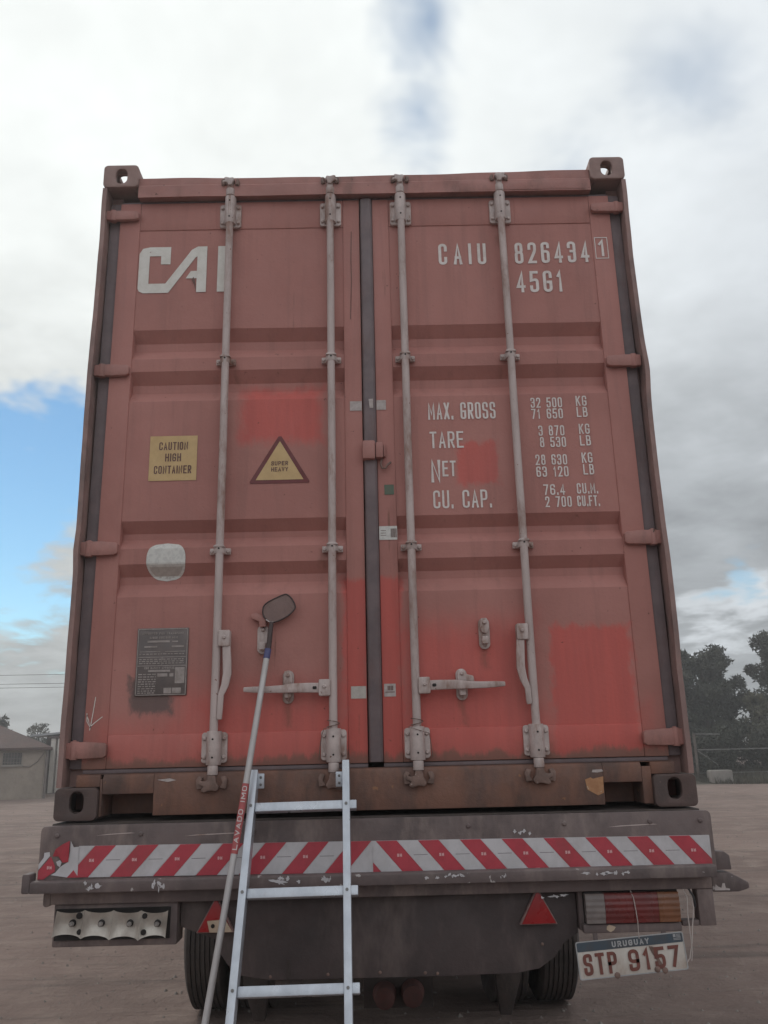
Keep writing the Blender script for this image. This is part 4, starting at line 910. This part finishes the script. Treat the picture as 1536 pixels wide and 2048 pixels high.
    for k in range(4):
        (ax, az), (bx, bz), (cx, cz_), (dx, dz_) = tops[k], tops[k+1], bots[k], bots[k+1]
        nx, nz = 10, 8; vs = []
        for j in range(nz+1):
            for i in range(nx+1):
                u, v = i/nx, j/nz
                x = (ax*(1-u)+bx*u)*(1-v)+(cx*(1-u)+dx*u)*v; z = (az*(1-u)+bz*u)*(1-v)+(cz_*(1-u)+dz_*u)*v
                pin = 0.011*math.sin(math.pi*u)**0.6
                z += (-pin if v < .5 else pin)*abs(1-2*v)
                y = -0.020+0.027*math.sin(math.pi*u)**0.6*math.sin(math.pi*min(1, max(0, .15+.7*v)))+0.002*fbm(x*9, z*9, k, 3)
                vs.append((x, y, z))
        fs = [(j*(nx+1)+i, j*(nx+1)+i+1, (j+1)*(nx+1)+i+1, (j+1)*(nx+1)+i) for j in range(nz) for i in range(nx)]
        mesh_obj('reflector_cell', MB().add(vs, fs), 'reflector_alu', lamp, smooth=60)
        bxc = [-1.117, -1.012, -.908, -.808][k]; bzc = 1.050-.0025*k
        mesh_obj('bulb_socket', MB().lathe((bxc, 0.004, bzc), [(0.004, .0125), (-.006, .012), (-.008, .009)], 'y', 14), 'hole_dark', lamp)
        mesh_obj('bulb', MB().lathe((bxc+.001, -.004, bzc-.001), [(0, .006), (-.008, .009), (-.016, .0085), (-.021, .004)], 'y', 12), 'bulb_glass', lamp)
    for x, z, r_ in ((-1.090, 1.076, .012), (-1.086, 1.022, .010), (-.852, 1.070, .010), (-.854, 1.016, .0105)):
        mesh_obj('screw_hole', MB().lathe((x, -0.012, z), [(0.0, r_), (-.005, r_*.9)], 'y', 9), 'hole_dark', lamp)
    # right lamp: clear / red / amber lens
    mesh_obj('lamp_housing', MB().box(.740, 1.112, .030, .12, .975, 1.110).box(.745, 1.105, -.004, .030, .972, 1.002), 'trailer_black', TR, bevel=0.005)
    rl = mesh_obj('tail_lamp', MB().box(.756, 1.104, .012, .0295, 1.003, 1.109), 'hole_dark', TR, label='right tail lamp with clear, red and amber lens')
    for xa, xb, m, nm in ((.757, .826, 'lens_clear', 'clear_lens'), (.827, .930, 'lens_red', 'red_lens'), (.931, 1.022, 'lens_red', 'red_lens'), (1.023, 1.100, 'lens_orange', 'amber_lens')):
        zs = [1.006+.100*k/20 for k in range(21)]
        prof_ = [(-.012-(.0016 if k % 4 in (0, 1) else 0)-0.006*math.sin(math.pi*k/20), z) for k, z in enumerate(zs)]
        po = prof_+[(.0115, 1.106), (.0115, 1.006)]
        mesh_obj(nm, MB().prism([(y, z) for y, z in po], xa, xb, 'x'), m, rl, smooth=20)
    mesh_obj('tie_wire', MB().tube([(.928, -.004, 1.112), (.932, -.022, 1.09), (.936, -.024, 1.05), (.940, -.020, 1.01), (.941, -.010, .965), (.944, -.004, .945)], .0016, 6), 'wire_pale', rl)
    mesh_obj('rust_scab', MB().add([(x, -.0052, z) for x, z in ((.83, .995), (.838, 1.0), (.85, .997), (.862, .992), (.855, .982), (.842, .975), (.828, .984))], [tuple(range(7))]), 'broken_cream', rl, smooth=0, recalc=False)
    # reflector triangles
    for s, cx in ((-1, -.600), (1, .590)):
        top = (cx, 1.128); bl = (cx-.072, 1.000); br = (cx+.068, 1.000)
        t = mesh_obj('reflector_triangle', MB().prism([bl, br, top], .026, .0495), 'triangle_rim', TR, bevel=.003, label='broken left red triangle reflector showing its cream back' if s < 0 else 'right red triangle reflector')
        def inn(p, f): c_ = (cx, 1.043); return (c_[0]+(p[0]-c_[0])*f, c_[1]+(p[1]-c_[1])*f)
        mesh_obj('triangle_face', MB().prism([inn(bl, .90), inn(br, .90), inn(top, .90)], .018, .0255), 'triangle_red', t, bevel=.002)
        if s < 0: mesh_obj('broken_corner', MB().prism([(cx-.030, 1.043), (cx+.036, 1.047), (cx+.064, 1.004), (cx-.020, 1.004)], .011, .0175), 'broken_cream', t, bevel=.002); mesh_obj('screw_hole', MB().lathe((cx-.008, .0105, 1.026), [(0, .0075), (-.002, .006)], 'y', 10), 'hole_dark', t)
    # number plate, tilted
    c = Vector((.910, -.004, .8965)); ang = R(4.0); ca, sa = math.cos(ang), math.sin(ang)
    def rot(x, z): return (c.x+x*ca-z*sa, c.z+x*sa+z*ca)
    def pl(x, z, l, y=-.0082): a = rot(x, z); return (a[0], y-l, a[1])
    plate = mesh_obj('number_plate', MB().prism([rot(x, z) for x, z in rrect(-.197, .197, -.062, .062, .008)], -.006, -.0025), 'number_plate_white', TR, bevel=.001, label='rusty white number plate STP 9157 hanging askew')
    mesh_obj('plate_rim', MB().ring([rot(x, z) for x, z in rrect(-.1975, .1975, -.0625, .0625, .008)], [rot(x, z) for x, z in rrect(-.194, .194, -.059, .059, .007)], -.0078, -.0061), 'number_plate_light', plate)
    mesh_obj('plate_band', MB().prism([rot(x, z) for x, z in rrect(-.1935, .1935, .0285, .0585, .004)], -.0072, -.0061), 'number_plate_blue', plate)
    mesh_obj('plate_lettering', text_mb(MB(), 'URUGUAY', -.066, .070, .034, .053, .0044, pl, .4), 'number_plate_light', plate, smooth=0, recalc=False)
    mesh_obj('plate_lettering', text_mb(MB(), 'STP', -.178, -.056, -.050, .021, .0118, pl, .34), 'number_plate_text', plate, smooth=0, recalc=False)
    mesh_obj('plate_lettering', text_mb(MB(), '9157', -.014, .172, -.050, .021, .0118, pl, .34), 'number_plate_text', plate, smooth=0, recalc=False)
    mb = MB()
    for k in range(5):
        z = .037+.0042*k; xa = .160 if k < 2 else .171
        mb.add([pl(a, b_, 0) for a, b_ in ((xa, z), (.187, z), (.187, z+.002), (xa, z+.002))], [(0, 1, 2, 3)])
    mb.add([pl(a, b_, 0) for a, b_ in ((.160, .0465), (.169, .0465), (.169, .0565), (.160, .0565))], [(0, 1, 2, 3)])
    mesh_obj('plate_flag', mb, 'number_plate_light', plate, smooth=0, recalc=False)
    for x, z in ((-.062, -.058), (.112, -.058), (.085, -.052)):
        a = rot(x, z); mesh_obj('rusty_bolt', MB().dome((a[0], -.0068, a[1]), .011, .006), 'keeper_rust', plate)
    mesh_obj('rust_stain', MB().add([pl(x, z, .0001, -.0076) for x, z in ((.066, .026), (.078, .024), (.098, .012), (.094, -.012), (.106, -.036), (.118, -.056), (.084, -.05), (.088, -.022), (.074, .004))], [tuple(range(9))]), 'keeper_rust', plate, smooth=0, recalc=False)
    for x in (-.12, .13): 
        a = rot(x, .062); mesh_obj('plate_hanger', MB().box(a[0]-.008, a[0]+.008, -.0022, .004, a[1]-.02, a[1]+.03), 'trailer_black', plate)
    # side bracket, loose wires, lashing block
    mesh_obj('lamp_bracket', MB().box(1.176, 1.236, .005, .06, .986, 1.1115).box(1.112, 1.1755, .01, .05, .986, 1.006), 'trailer_black', TR, bevel=.004)
    for pts in ([(1.120, .012, 1.128), (1.133, -.008, 1.085), (1.128, -.01, 1.030), (1.129, -.012, .96), (1.130, -.01, .905), (1.124, -.008, .875)], [(1.150, .01, 1.105), (1.154, -.006, 1.05), (1.140, -.012, .99), (1.132, -.014, .94), (1.118, -.012, .885), (1.106, -.01, .87)]):
        mesh_obj('loose_wire', MB().tube(pts, .0022, 6), 'wire_pale', TR)
    mesh_obj('loose_wire', MB().tube([(1.14, .01, 1.125), (1.158, 0, 1.09), (1.162, -.004, 1.06), (1.157, 0, 1.045)], .0035, 6), 'wire_black', TR)
    mesh_obj('lashing_lug', MB().prism([(1.245, 1.172), (1.245, 1.238), (1.300, 1.236), (1.319, 1.222), (1.322, 1.172)], .02, .06), 'trailer_black', TR, bevel=.004)
    mesh_obj('lashing_block', MB().prism([(1.2375, 1.098), (1.2375, 1.164), (1.310, 1.163), (1.345, 1.145), (1.376, 1.128), (1.376, 1.108), (1.335, 1.097)], .01, .09), 'trailer_scuffed', TR, bevel=.006)
    mesh_obj('paint_flake', MB().add([(x, .0092, z) for x, z in ((1.245, 1.104), (1.25, 1.125), (1.26, 1.116), (1.27, 1.112), (1.276, 1.128), (1.284, 1.128), (1.286, 1.112), (1.302, 1.108), (1.30, 1.103))], [tuple(range(9))]), 'sticker_paper', TR, smooth=0, recalc=False)
    # chassis rails, axles, wheels
    for s in (-1, 1):
        xa, xb = sorted((s*.42, s*.56)); mesh_obj('chassis_rail', MB().box(xa, xb, .10, 11.8, .86, 1.2995), 'chassis_brown', TR, bevel=.006)
        mesh_obj('suspension_hanger', MB().prism([(s*.60, .86), (s*.78, .86), (s*.76, .40), (s*.70, .22), (s*.64, .22), (s*.62, .45)], 1.75, 1.83), 'chassis_brown', TR, bevel=.006)
        mesh_obj('landing_leg', MB().box(*sorted((s*.60, s*.74)), 8.9, 9.05, .03, 1.2995).box(*sorted((s*.53, s*.81)), 8.82, 9.13, 0.0, .03), 'chassis_brown', TR)
    for x in (-.9, .9): pass
    for y in (.6, 1.6, 3.6, 5.0, 7.2): mesh_obj('cross_member', MB().box(-.419, .419, y, y+.09, 1.0, 1.2), 'chassis_brown', TR)
    for k, y in enumerate((2.88, 4.19, 5.50)):
        mesh_obj('axle', MB().tube([(-1.2, y, .50), (1.2, y, .50)], .065, 14), 'chassis_brown', TR)
        for s in (-1, 1):
            mesh_obj('axle_seat', MB().box(*sorted((s*.44, s*.54)), y-.09, y+.09, .56, .8605), 'chassis_brown', TR, bevel=.005)
            for xw in (1.115, .80):
                cx = s*xw; w = .125
                pr = [(-w, .30), (-w*.98, .40), (-w, .455), (-w*.86, .492)]
                for q in range(-3, 4): pr += [(w*.24*q-w*.085, .502), (w*.24*q+w*.085, .502), (w*.24*q+w*.09, .489), (w*.24*q+w*.15, .489)]
                pr = pr[:-2]+[(w*.86, .492), (w, .455), (w*.98, .40), (w, .30)]
                wh = mesh_obj('wheel', MB().lathe((cx, y, .502), [(-w*.5, .10), (-w*.5, .295), (w*.5, .295), (w*.5, .10)], 'x', 24), 'rim_brown', TR)
                mesh_obj('tyre', MB().lathe((cx, y, .502), pr, 'x', 48), 'tyre', wh, smooth=30)
    for x, z in ((.012, .372), (.160, .378)):
        mesh_obj('brake_chamber', MB().lathe((x, 1.62, z), [(-.10, .03), (-.09, .052), (-.02, .060), (.0, .064), (.02, .060), (.10, .050), (.11, .02)], 'y', 20), 'brake_red', TR, smooth=50)
    mesh_obj('chamber_bracket', MB().box(-.10, .27, 1.64, 1.70, .30, .46).box(.04, .10, 1.69, 1.705, .40, 1.0), 'chassis_brown', TR)
build_trailer()

# ------------------------------------------------------------------ ladder
LD = thing('ladder', 'narrow aluminium ladder leaning on the container sill', 'ladder', (-.28, -.70, 0))
def build_ladder():
    def yl(z): return -.080-(1.436-z)*.441
    def rail(xt, xb, zt, nm_out):
        # channel section swept along the lean; xt at z=1.436, xb at z=.89
        def xx(z): return xt+(xb-xt)*(1.436-z)/(1.436-.89)
        hw, hd = .0135, .030; tl = Vector((0, .441, 1)).normalized(); nd = Vector((0, -1, .441)).normalized()
        vs = []
        for z in (0.0, zt):
            c = Vector((xx(z), yl(z), z))
            for a, b in ((-hw, -hd), (hw, -hd), (hw, hd), (-hw, hd)): vs.append(c+Vector((a, 0, 0))-nd*b)
        for i in range(4): vs[i].z = max(vs[i].z, 0.0) if True else 0
        mesh_obj('rail', MB().add(vs, [(0, 1, 2, 3), (4, 7, 6, 5), (0, 4, 5, 1), (1, 5, 6, 2), (2, 6, 7, 3), (3, 7, 4, 0)]), 'aluminium', LD, bevel=.003)
        return xx
    xl = rail(-.4600, -.4715, 1.560, -1); xr = rail(-.1115, -.1010, 1.588, 1)
    k = 0; z = 1.436
    while z > 0.15:
        y = yl(z); a, b = xl(z)+.0137, xr(z)+.038
        nd = Vector((0, -1, .441)).normalized(); tl = Vector((0, .441, 1)).normalized()
        vs = []
        for x in (a, b):
            for u, v in ((-.0165, -.014), (.0165, -.014), (.0165, .014), (-.0165, .014)): vs.append(Vector((x, y, z-(.002 if x == a else -.001)))+tl*u+nd*v+nd*.004)
        mesh_obj('rung', MB().add(vs, [(0, 1, 2, 3), (4, 7, 6, 5), (0, 4, 5, 1), (1, 5, 6, 2), (2, 6, 7, 3), (3, 7, 4, 0)]), 'aluminium', LD, bevel=.0035)
        for xx_ in (xl(z), xr(z)):
            q = Vector((xx_, y, z))+nd*.0302
            mesh_obj('rivet', MB().tube([q, q+nd*.0022], .0055, 8), 'galv', LD)
        z -= .2725
    # angle cleats bolted near the top
    for xa, xb in ((-.4455, -.420), (-.152, -.1255)):
        zz = 1.530
        pl = MB().box(xa, xb, yl(zz)-.012, yl(zz)-.006, zz-.027, zz+.027)
        mesh_obj('cleat', pl, 'aluminium', LD, bevel=.002)
        for dz in (-.013, .013): mesh_obj('bolt', MB().dome(((xa+xb)/2, yl(zz)-.012, zz+dz), .005, .006), 'galv', LD)
build_ladder()

# ------------------------------------------------------------------ long pole with a flat framed head
PO = thing('cleaning_pole', 'long grey pole with a dark framed paddle head leaning on the left door', 'pole', (-.668, -.50, 0))
def build_pole():
    top = Vector((-.424, -.004, 1.992)); bot = Vector((-.673, -.47, 0.0))
    mid1 = top+(bot-top)*0.30
    def at(t): p = top.lerp(bot, t); return (p.x+.006*math.sin(math.pi*t), p.y, p.z)
    mesh_obj('shaft', MB().tube([at(k/16) for k in range(17)], .0120, 14), 'pole_grey', PO)
    d = (top-bot).normalized(); up1 = top+d*.036
    mesh_obj('collar', MB().tube([top-d*.004, up1], .0132, 14), 'pole_blue', PO)
    mesh_obj('neck', MB().tube([up1, up1+d*.03, (-.413, .0145, 2.10), (-.409, .018, 2.136)], [.0115, .0105, .010, .0085], 12), 'pole_dark', PO)
    # head: rounded frame with a stretched mesh
    pts = [(-.412, 2.136), (-.438, 2.155), (-.446, 2.180), (-.440, 2.205), (-.414, 2.224), (-.362, 2.247), (-.345, 2.245), (-.328, 2.228), (-.316, 2.203), (-.318, 2.186), (-.345, 2.160), (-.385, 2.140)]
    loop = []
    n = len(pts)
    for i in range(n):
        p0, p1, p2, p3 = (Vector(pts[(i+k-1) % n]) for k in range(4))
        for t in (0, .33, .66):
            loop.append(0.5*((2*p1)+(-p0+p2)*t+(2*p0-5*p1+4*p2-p3)*t*t+(-p0+3*p1-3*p2+p3)*t**3))
    path = [(q.x, .022, q.y) for q in loop]; path.append(path[0])
    mesh_obj('head_frame', MB().tube(path, .0032, 8, cap=False), 'pole_dark', PO)
    mesh_obj('head_mesh', MB().prism([(q.x, q.y) for q in loop], .0215, .0228), 'net_brown', PO, smooth=0)
    mesh_obj('neck_highlight', MB().tube([(-.432, .017, 2.146), (-.418, .016, 2.137), (-.402, .017, 2.135)], .0022, 6), 'label_white', PO)  # thin white tube stands in for the highlight at the neck
    # printed sleeve, wrapped round the shaft, reading upwards
    t0, t1 = 0.235, 0.352
    p0, p1 = Vector(at(t1)), Vector(at(t0)); ax = (p1-p0).normalized(); L = (p1-p0).length
    mesh_obj('printed_sleeve', MB().tube([p0, p1], .0126, 18, cap=False), 'label_red', PO)
    side = ax.cross(Vector((0, -1, 0))).normalized(); fr = side.cross(ax).normalized()
    if fr.y > 0: fr = -fr
    def on_pole(x, z, l):                    # x runs up the pole, z across it (towards the left)
        a = -z/.0131; return tuple(p0+ax*x+(side*math.sin(a)+fr*math.cos(a))*(.0131+l))
    mb = text_mb(MB(), 'LAVADO IMO', .012, L-.010, -.0088, .0088, .0034, on_pole, .30, .0022)
    mesh_obj('sleeve_lettering', mb, 'label_white', PO, smooth=0, recalc=False)
build_pole()

# ------------------------------------------------------------------ background left: house, shed, wires
HS = thing('house', 'low house with beige wall and dark brown hipped roof at far left', 'house', (-15.4, 30.0, 0))
def build_house():
    P = Vector((-12.38, 28.7)); U_ = Vector((-.936, -.352)); V_ = Vector((-.352, .936))
    def W(u, v, z): q = P+U_*u+V_*v; return (q.x, q.y, z)
    def hbox(u0, u1, v0, v1, z0, z1):
        vs = [W(u, v, z) for z in (z0, z1) for u, v in ((u0, v0), (u1, v0), (u1, v1), (u0, v1))]
        return MB().add(vs, [(0, 1, 2, 3), (4, 7, 6, 5), (0, 4, 5, 1), (1, 5, 6, 2), (2, 6, 7, 3), (3, 7, 4, 0)])
    mesh_obj('wall', hbox(0, 7.5, 0, 5.4, -.05, 1.80), 'house_wall', HS)
    e = .22; ze = 1.80; zr = 3.0
    b = [W(-e, -e, ze), W(7.5+e, -e, ze), W(7.5+e, 5.4+e, ze), W(-e, 5.4+e, ze)]; c = [W(2.5, 2.7, zr), W(5.0, 2.7, zr)]
    mesh_obj('roof', MB().add(b+c+[(p[0], p[1], p[2]-.10) for p in b], [(0, 4, 5, 1), (1, 5, 2), (2, 5, 4, 3), (3, 4, 0), (0, 1, 7, 6), (1, 2, 8, 7), (2, 3, 9, 8), (3, 0, 6, 9), (6, 7, 8, 9)]), 'roof_brown', HS, smooth=0)
    w = mesh_obj('window', hbox(.80, 1.42, -.03, -.005, 1.22, 1.62), 'window_dark', HS)
    for k in range(6): mesh_obj('grille_bar', hbox(.84+.10*k, .862+.10*k, -.07, -.04, 1.22, 1.62), 'grille', w)
    for k in range(3): mesh_obj('grille_bar', hbox(.79, 1.43, -.065, -.045, 1.28+.13*k, 1.30+.13*k), 'grille', w)
    mesh_obj('sill', hbox(.74, 1.48, -.09, -.001, 1.15, 1.21), 'concrete', HS)
    mesh_obj('cable', MB().tube([W(.75, -.03, 1.14), W(.5, -.03, 1.12), W(.25, -.03, 1.3), W(.05, -.03, 1.6)], .014, 6), 'grille', HS)
    mesh_obj('corner_pipe', MB().tube([W(-.06, -.06, 0), W(-.06, -.06, 1.69)], .05, 8), 'grille', HS)
build_house()
SH = thing('shed', 'brown shed with pale sheet roof and white posts just right of the house', 'shed', (-11.6, 34.5, 0))
mesh_obj('wall', MB().box(-14.2, -9.5, 33.4, 37, -.05, 2.25), 'shed_brown', SH)
mesh_obj('roof', MB().add([(-14.6, 32.6, 2.25), (-9.2, 32.6, 2.62), (-9.2, 37.4, 2.62), (-14.6, 37.4, 2.25), (-14.6, 32.6, 2.33), (-9.2, 32.6, 2.70), (-9.2, 37.4, 2.70), (-14.6, 37.4, 2.33)], [(0, 1, 2, 3), (4, 7, 6, 5), (0, 4, 5, 1), (1, 5, 6, 2), (2, 6, 7, 3), (3, 7, 4, 0)]), 'roof_sheet', SH, smooth=0)
for x in (-13.66, -13.38, -10.3): mesh_obj('post', MB().box(x-.09, x+.09, 32.75, 32.93, 0, 2.26), 'white_wash', SH)
mesh_obj('post_cap', MB().box(-13.9, -9.6, 32.72, 32.96, 2.16, 2.255), 'shed_brown', SH)
UP = thing('utility_pole', 'wooden utility pole carrying three wires behind the container', 'pole', (-3.0, 36, 0))
mesh_obj('pole_shaft', MB().tube([(-3, 36, 0), (-3, 36, 6.2)], [.13, .09], 10), 'timber_grey', UP)
mesh_obj('cross_arm', MB().box(-3.06, -2.94, 35.2, 36.8, 5.0, 5.12), 'timber_grey', UP)
for i, (z0, z1, y, lab) in enumerate(((5.10, 5.25, 35.95, 'topmost of the three thin dark wires at far left'), (4.62, 4.86, 35.45, 'middle of the three thin dark wires at far left'), (4.52, 4.78, 36.6, 'lowest of the three thin dark wires at far left'))):
    pts = []
    for k in range(21):
        t = k/20; x = -3-42*t
        pts.append((x, y+1.5*t, z0+(z1-z0+.35)*t-1.1*t*(1-t)*.55))
    mesh_obj('power_wire', MB().tube(pts, .011, 5), 'wire_black', None, label=lab, cat='wire', group='overhead wires beside the house', loc=(-3, y, z0))

# ------------------------------------------------------------------ vegetation
def leaf_cloud(rnd, clumps, n, size):
    vs, fs = [], []
    for i in range(n):
        cx, cy, cz, rx, rz = clumps[rnd.randrange(len(clumps))]
        u = rnd.uniform(-1, 1); a = rnd.uniform(0, 2*math.pi); r = rnd.random()**0.45; q = math.sqrt(1-u*u)
        p = Vector((cx+rx*r*q*math.cos(a), cy+rx*r*q*math.sin(a), cz+rz*r*u))
        d = Vector((rnd.gauss(0, 1), rnd.gauss(0, 1), rnd.gauss(.5, 1))).normalized(); e = d.orthogonal().normalized()
        e = (Matrix.Rotation(rnd.uniform(0, 6.28), 3, d) @ e); s = size*rnd.uniform(.6, 1.35)
        o = len(vs); vs += [p-e*s*.28, p+d*s*.5, p+e*s*.28, p+d*s]; fs.append((o, o+2, o+3)) if rnd.random() < .5 else fs.append((o, o+2, o+3, o+1))
    return vs, fs
def tree(name, label, x, y, h, rad, seed, m, n=9000, trunk_h=.25, group=None, size=.15, col=1.0):
    rnd = random.Random(seed)
    t = thing(name, label, 'tree', (x, y, 0), group)
    tr = MB(); tops = []
    lean = rnd.uniform(-.2, .2)
    tr.tube([(x, y, -.1), (x+lean*.3, y, h*.35), (x+lean, y, h*.85)], [h*.030, h*.022, h*.008], 8)
    clumps = []
    for k in range(84):
        f = rnd.uniform(trunk_h, 1.0); prof_ = math.sin(math.pi*min(1, (1-f)/(1-trunk_h)*.80+.16))
        a = rnd.uniform(0, 2*math.pi); rr = rad*prof_*rnd.uniform(.35, 1.0)
        c = (x+lean*f+rr*math.cos(a), y+rr*math.sin(a), h*f*.95); cr = rad*rnd.uniform(.15, .30)
        clumps.append((*c, cr, cr*rnd.uniform(.7, 1.1)))
        if k % 3 == 0: tr.tube([(x+lean*f*.7, y, h*f*.62), (x+(c[0]-x)*.5, y+(c[1]-y)*.5, h*f*.82), c], [h*.010, h*.006, h*.002], 5)
    mesh_obj('trunk', tr, 'bark', t)
    vs, fs = leaf_cloud(rnd, clumps, n, size)
    mesh_obj('crown', MB().add(vs, fs), m, t, smooth=0, recalc=False)
    return t
tree('conifer_tree', 'tall dark tree with the rounded ragged crown just right of the container', 14.3, 34.0, 5.6, 1.6, 4, 'leaf_dark', 26000, .04, 'trees along the yard edge', .17)
tree('conifer_tree', 'dark tree cut by the right edge of the picture', 17.6, 33.5, 6.0, 1.8, 9, 'leaf_dark', 28000, .03, 'trees along the yard edge', .17)
tree('conifer_tree', 'shorter dark tree half hidden behind the container edge', 12.6, 35.0, 5.0, 1.5, 14, 'leaf_dark', 18000, .12, 'trees along the yard edge', .16)
tree('willow_tree', 'pale drooping thin tree in the gap between the two tall dark trees', 16.0, 32.5, 3.4, .8, 21, 'leaf_pale', 5200, .15, 'trees along the yard edge', .14)
tree('backdrop_tree', 'small dark tree peeping over the house roof at the far left edge', -18.9, 39.5, 3.55, .7, 31, 'leaf_dark', 3500, .3, 'trees behind the house', .15)
tree('backdrop_tree', 'faint bare-looking treetop between the house and the shed', -18.9, 44.0, 3.25, .8, 37, 'leaf_olive', 2500, .3, 'trees behind the house', .13)
tree('understory_tree', 'low dense dark tree filling the gap below the tall trees', 15.5, 36.0, 3.9, 1.7, 51, 'leaf_dark', 14000, .03, 'trees along the yard edge', .17)
tree('understory_tree', 'low dense dark tree beside the container edge behind the gate', 14.2, 37.5, 3.6, 1.7, 57, 'leaf_dark', 13000, .03, 'trees along the yard edge', .17)
def shrub(label, x, y, h, rad, seed, m, n):
    rnd = random.Random(seed); t = thing('shrub', label, 'shrub', (x, y, 0), 'shrubs along the right yard edge')
    clumps = []
    for k in range(22):
        a = rnd.uniform(0, 6.28); r = rad*rnd.uniform(0, .8); f = rnd.uniform(.12, .85)
        clumps.append((x+r*math.cos(a), y+r*math.sin(a)*.7, h*f, rad*rnd.uniform(.2, .4), h*rnd.uniform(.12, .22)))
    st = MB()
    for k in range(6): c = clumps[k]; st.tube([(x+rnd.uniform(-.1, .1), y, -.05), (c[0], c[1], c[2])], [.03, .01], 5)
    mesh_obj('stems', st, 'bark', t)
    vs, fs = leaf_cloud(rnd, clumps, n, .12); mesh_obj('foliage', MB().add(vs, fs), m, t, smooth=0, recalc=False)
shrub('low olive shrub against the container, first in the hedge row', 11.9, 29.2, 1.75, 1.2, 2, 'leaf_olive', 7000)
shrub('dark shrub behind the pale concrete block', 13.2, 29.8, 2.2, 1.3, 3, 'leaf_dark', 8500)
shrub('broad olive shrub below the gap between the tall trees', 14.8, 29.4, 2.1, 1.4, 5, 'leaf_olive', 9000)
shrub('dark shrub at the right edge of the picture', 16.6, 29.6, 2.4, 1.45, 6, 'leaf_dark', 9500)
def grass():
    rnd = random.Random(8); vs, fs = [], []
    for i in range(16000):
        x = rnd.uniform(9.5, 22); y = rnd.uniform(27.6, 31.5)+.35*math.sin(x*1.3); h = rnd.uniform(.15, .62)*(0.35+0.65*min(1, max(0, (y-27.4)/1.2)))
        a = rnd.uniform(0, 6.28); dx, dy = .018*math.cos(a), .018*math.sin(a); lx, ly = rnd.gauss(0, .12)*h*2, rnd.gauss(0, .12)*h*2
        o = len(vs); vs += [(x-dx, y-dy, -.03), (x+dx, y+dy, -.03), (x+lx, y+ly, h)]; fs.append((o, o+1, o+2))
    mesh_obj('long_grass', MB().add(vs, fs), 'grass_dry', None, smooth=0, recalc=False, kind='stuff', label='dull dry grass along the right edge of the yard', loc=(15, 29, 0), cat='grass')
grass()
# verge bank under the hedge, farm gate, concrete block
bk = []
xs = [9+.7*k for k in range(30)]; ys = [27.6, 28.2, 29.0, 30.5, 33, 38]; hs = [-.02, .16, .30, .36, .38, -.02]
bk = [(x, y+.25*math.sin(x*1.7), h+.06*fbm(x, y, 0, .8)) if 0 < j < 5 else (x, y, h) for j, (y, h) in enumerate(zip(ys, hs)) for x in xs]
bf = [(j*30+i, j*30+i+1, (j+1)*30+i+1, (j+1)*30+i) for j in range(5) for i in range(29)]
mesh_obj('verge_bank', MB().add(bk, bf), 'grass_dry', None, kind='structure', label='low grassy verge at the right edge of the yard')
FN = thing('field_gate', 'thin metal gate frame in front of the shrubs beside the container', 'gate', (13.0, 28.4, 0))
mesh_obj('post', MB().tube([(11.55, 28.4, -.05), (11.55, 28.4, 1.75)], .05, 8), 'timber_grey', FN)
mesh_obj('post', MB().tube([(14.6, 28.4, -.05), (14.6, 28.4, 1.2)], .045, 8), 'timber_grey', FN)
mesh_obj('top_bar', MB().tube([(11.6, 28.36, 1.16), (14.6, 28.36, 1.16)], .018, 6), 'galv', FN)
mesh_obj('diagonal_brace', MB().tube([(11.62, 28.36, 1.12), (12.3, 28.36, .62)], .018, 6), 'galv', FN)
mesh_obj('upper_bar', MB().tube([(11.6, 28.36, 1.72), (12.5, 28.36, 1.70)], .018, 6), 'galv', FN)
mesh_obj('bottom_bar', MB().tube([(11.6, 28.36, .35), (14.6, 28.36, .35)], .014, 6), 'galv', FN)
mesh_obj('concrete_block', MB().prism(rrect(11.75, 12.55, .02, .46, .05), 27.75, 28.15), 'concrete', None, bevel=.03, label='pale broken concrete block lying beside the gate', cat='block', loc=(12.15, 27.95, 0))

def pebbles():
    rnd = random.Random(17); mb = MB()
    for i in range(5200):
        y = rnd.uniform(1.2, 24); x = rnd.uniform(-1.0, 1.0)*(3.0+y*.55)
        r = rnd.uniform(.006, .020)*(1+y*.02); z = 0.030*fbm(x, y, 0, 0.23)+0.014*fbm(x, y, 4, 0.9)-.008
        if abs(x) < 1.6 and y < 8: z = -.004
        v = [(x+r*rnd.uniform(.6, 1.2)*math.cos(a), y+r*rnd.uniform(.6, 1.2)*math.sin(a), z-r*.2) for a in (0, 1.26, 2.5, 3.8, 5.0)]+[(x+rnd.uniform(-.3, .3)*r, y+rnd.uniform(-.3, .3)*r, z+r*rnd.uniform(.4, .8))]
        mb.add(v, [(0, 1, 5), (1, 2, 5), (2, 3, 5), (3, 4, 5), (4, 0, 5)])
    mesh_obj('gravel', mb, 'stone', None, smooth=0, recalc=False, kind='stuff', label='small loose stones scattered over the dirt yard', cat='gravel')
pebbles()

# ------------------------------------------------------------------ hazy air, added to lift the distant dark tones
def haze():
    m = bpy.data.materials.new('hazy_air'); m.use_nodes = True; nt = m.node_tree; nt.nodes.clear()
    v = nt.nodes.new('ShaderNodeVolumePrincipled'); v.inputs['Color'].default_value = (.94, .925, .92, 1); v.inputs['Density'].default_value = HAZE; v.inputs['Anisotropy'].default_value = 0.55
    o = nt.nodes.new('ShaderNodeOutputMaterial'); nt.links.new(v.outputs[0], o.inputs['Volume'])
    m.cycles.homogeneous_volume = True
    MATS['hazy_air'] = m
    mesh_obj('haze', MB().box(-420, 420, -420, 420, -1.2, 7.2), 'hazy_air', None, smooth=0, kind='stuff', label='thin pale haze added over the yard to lighten distant darks')
if HAZE > 0: haze()
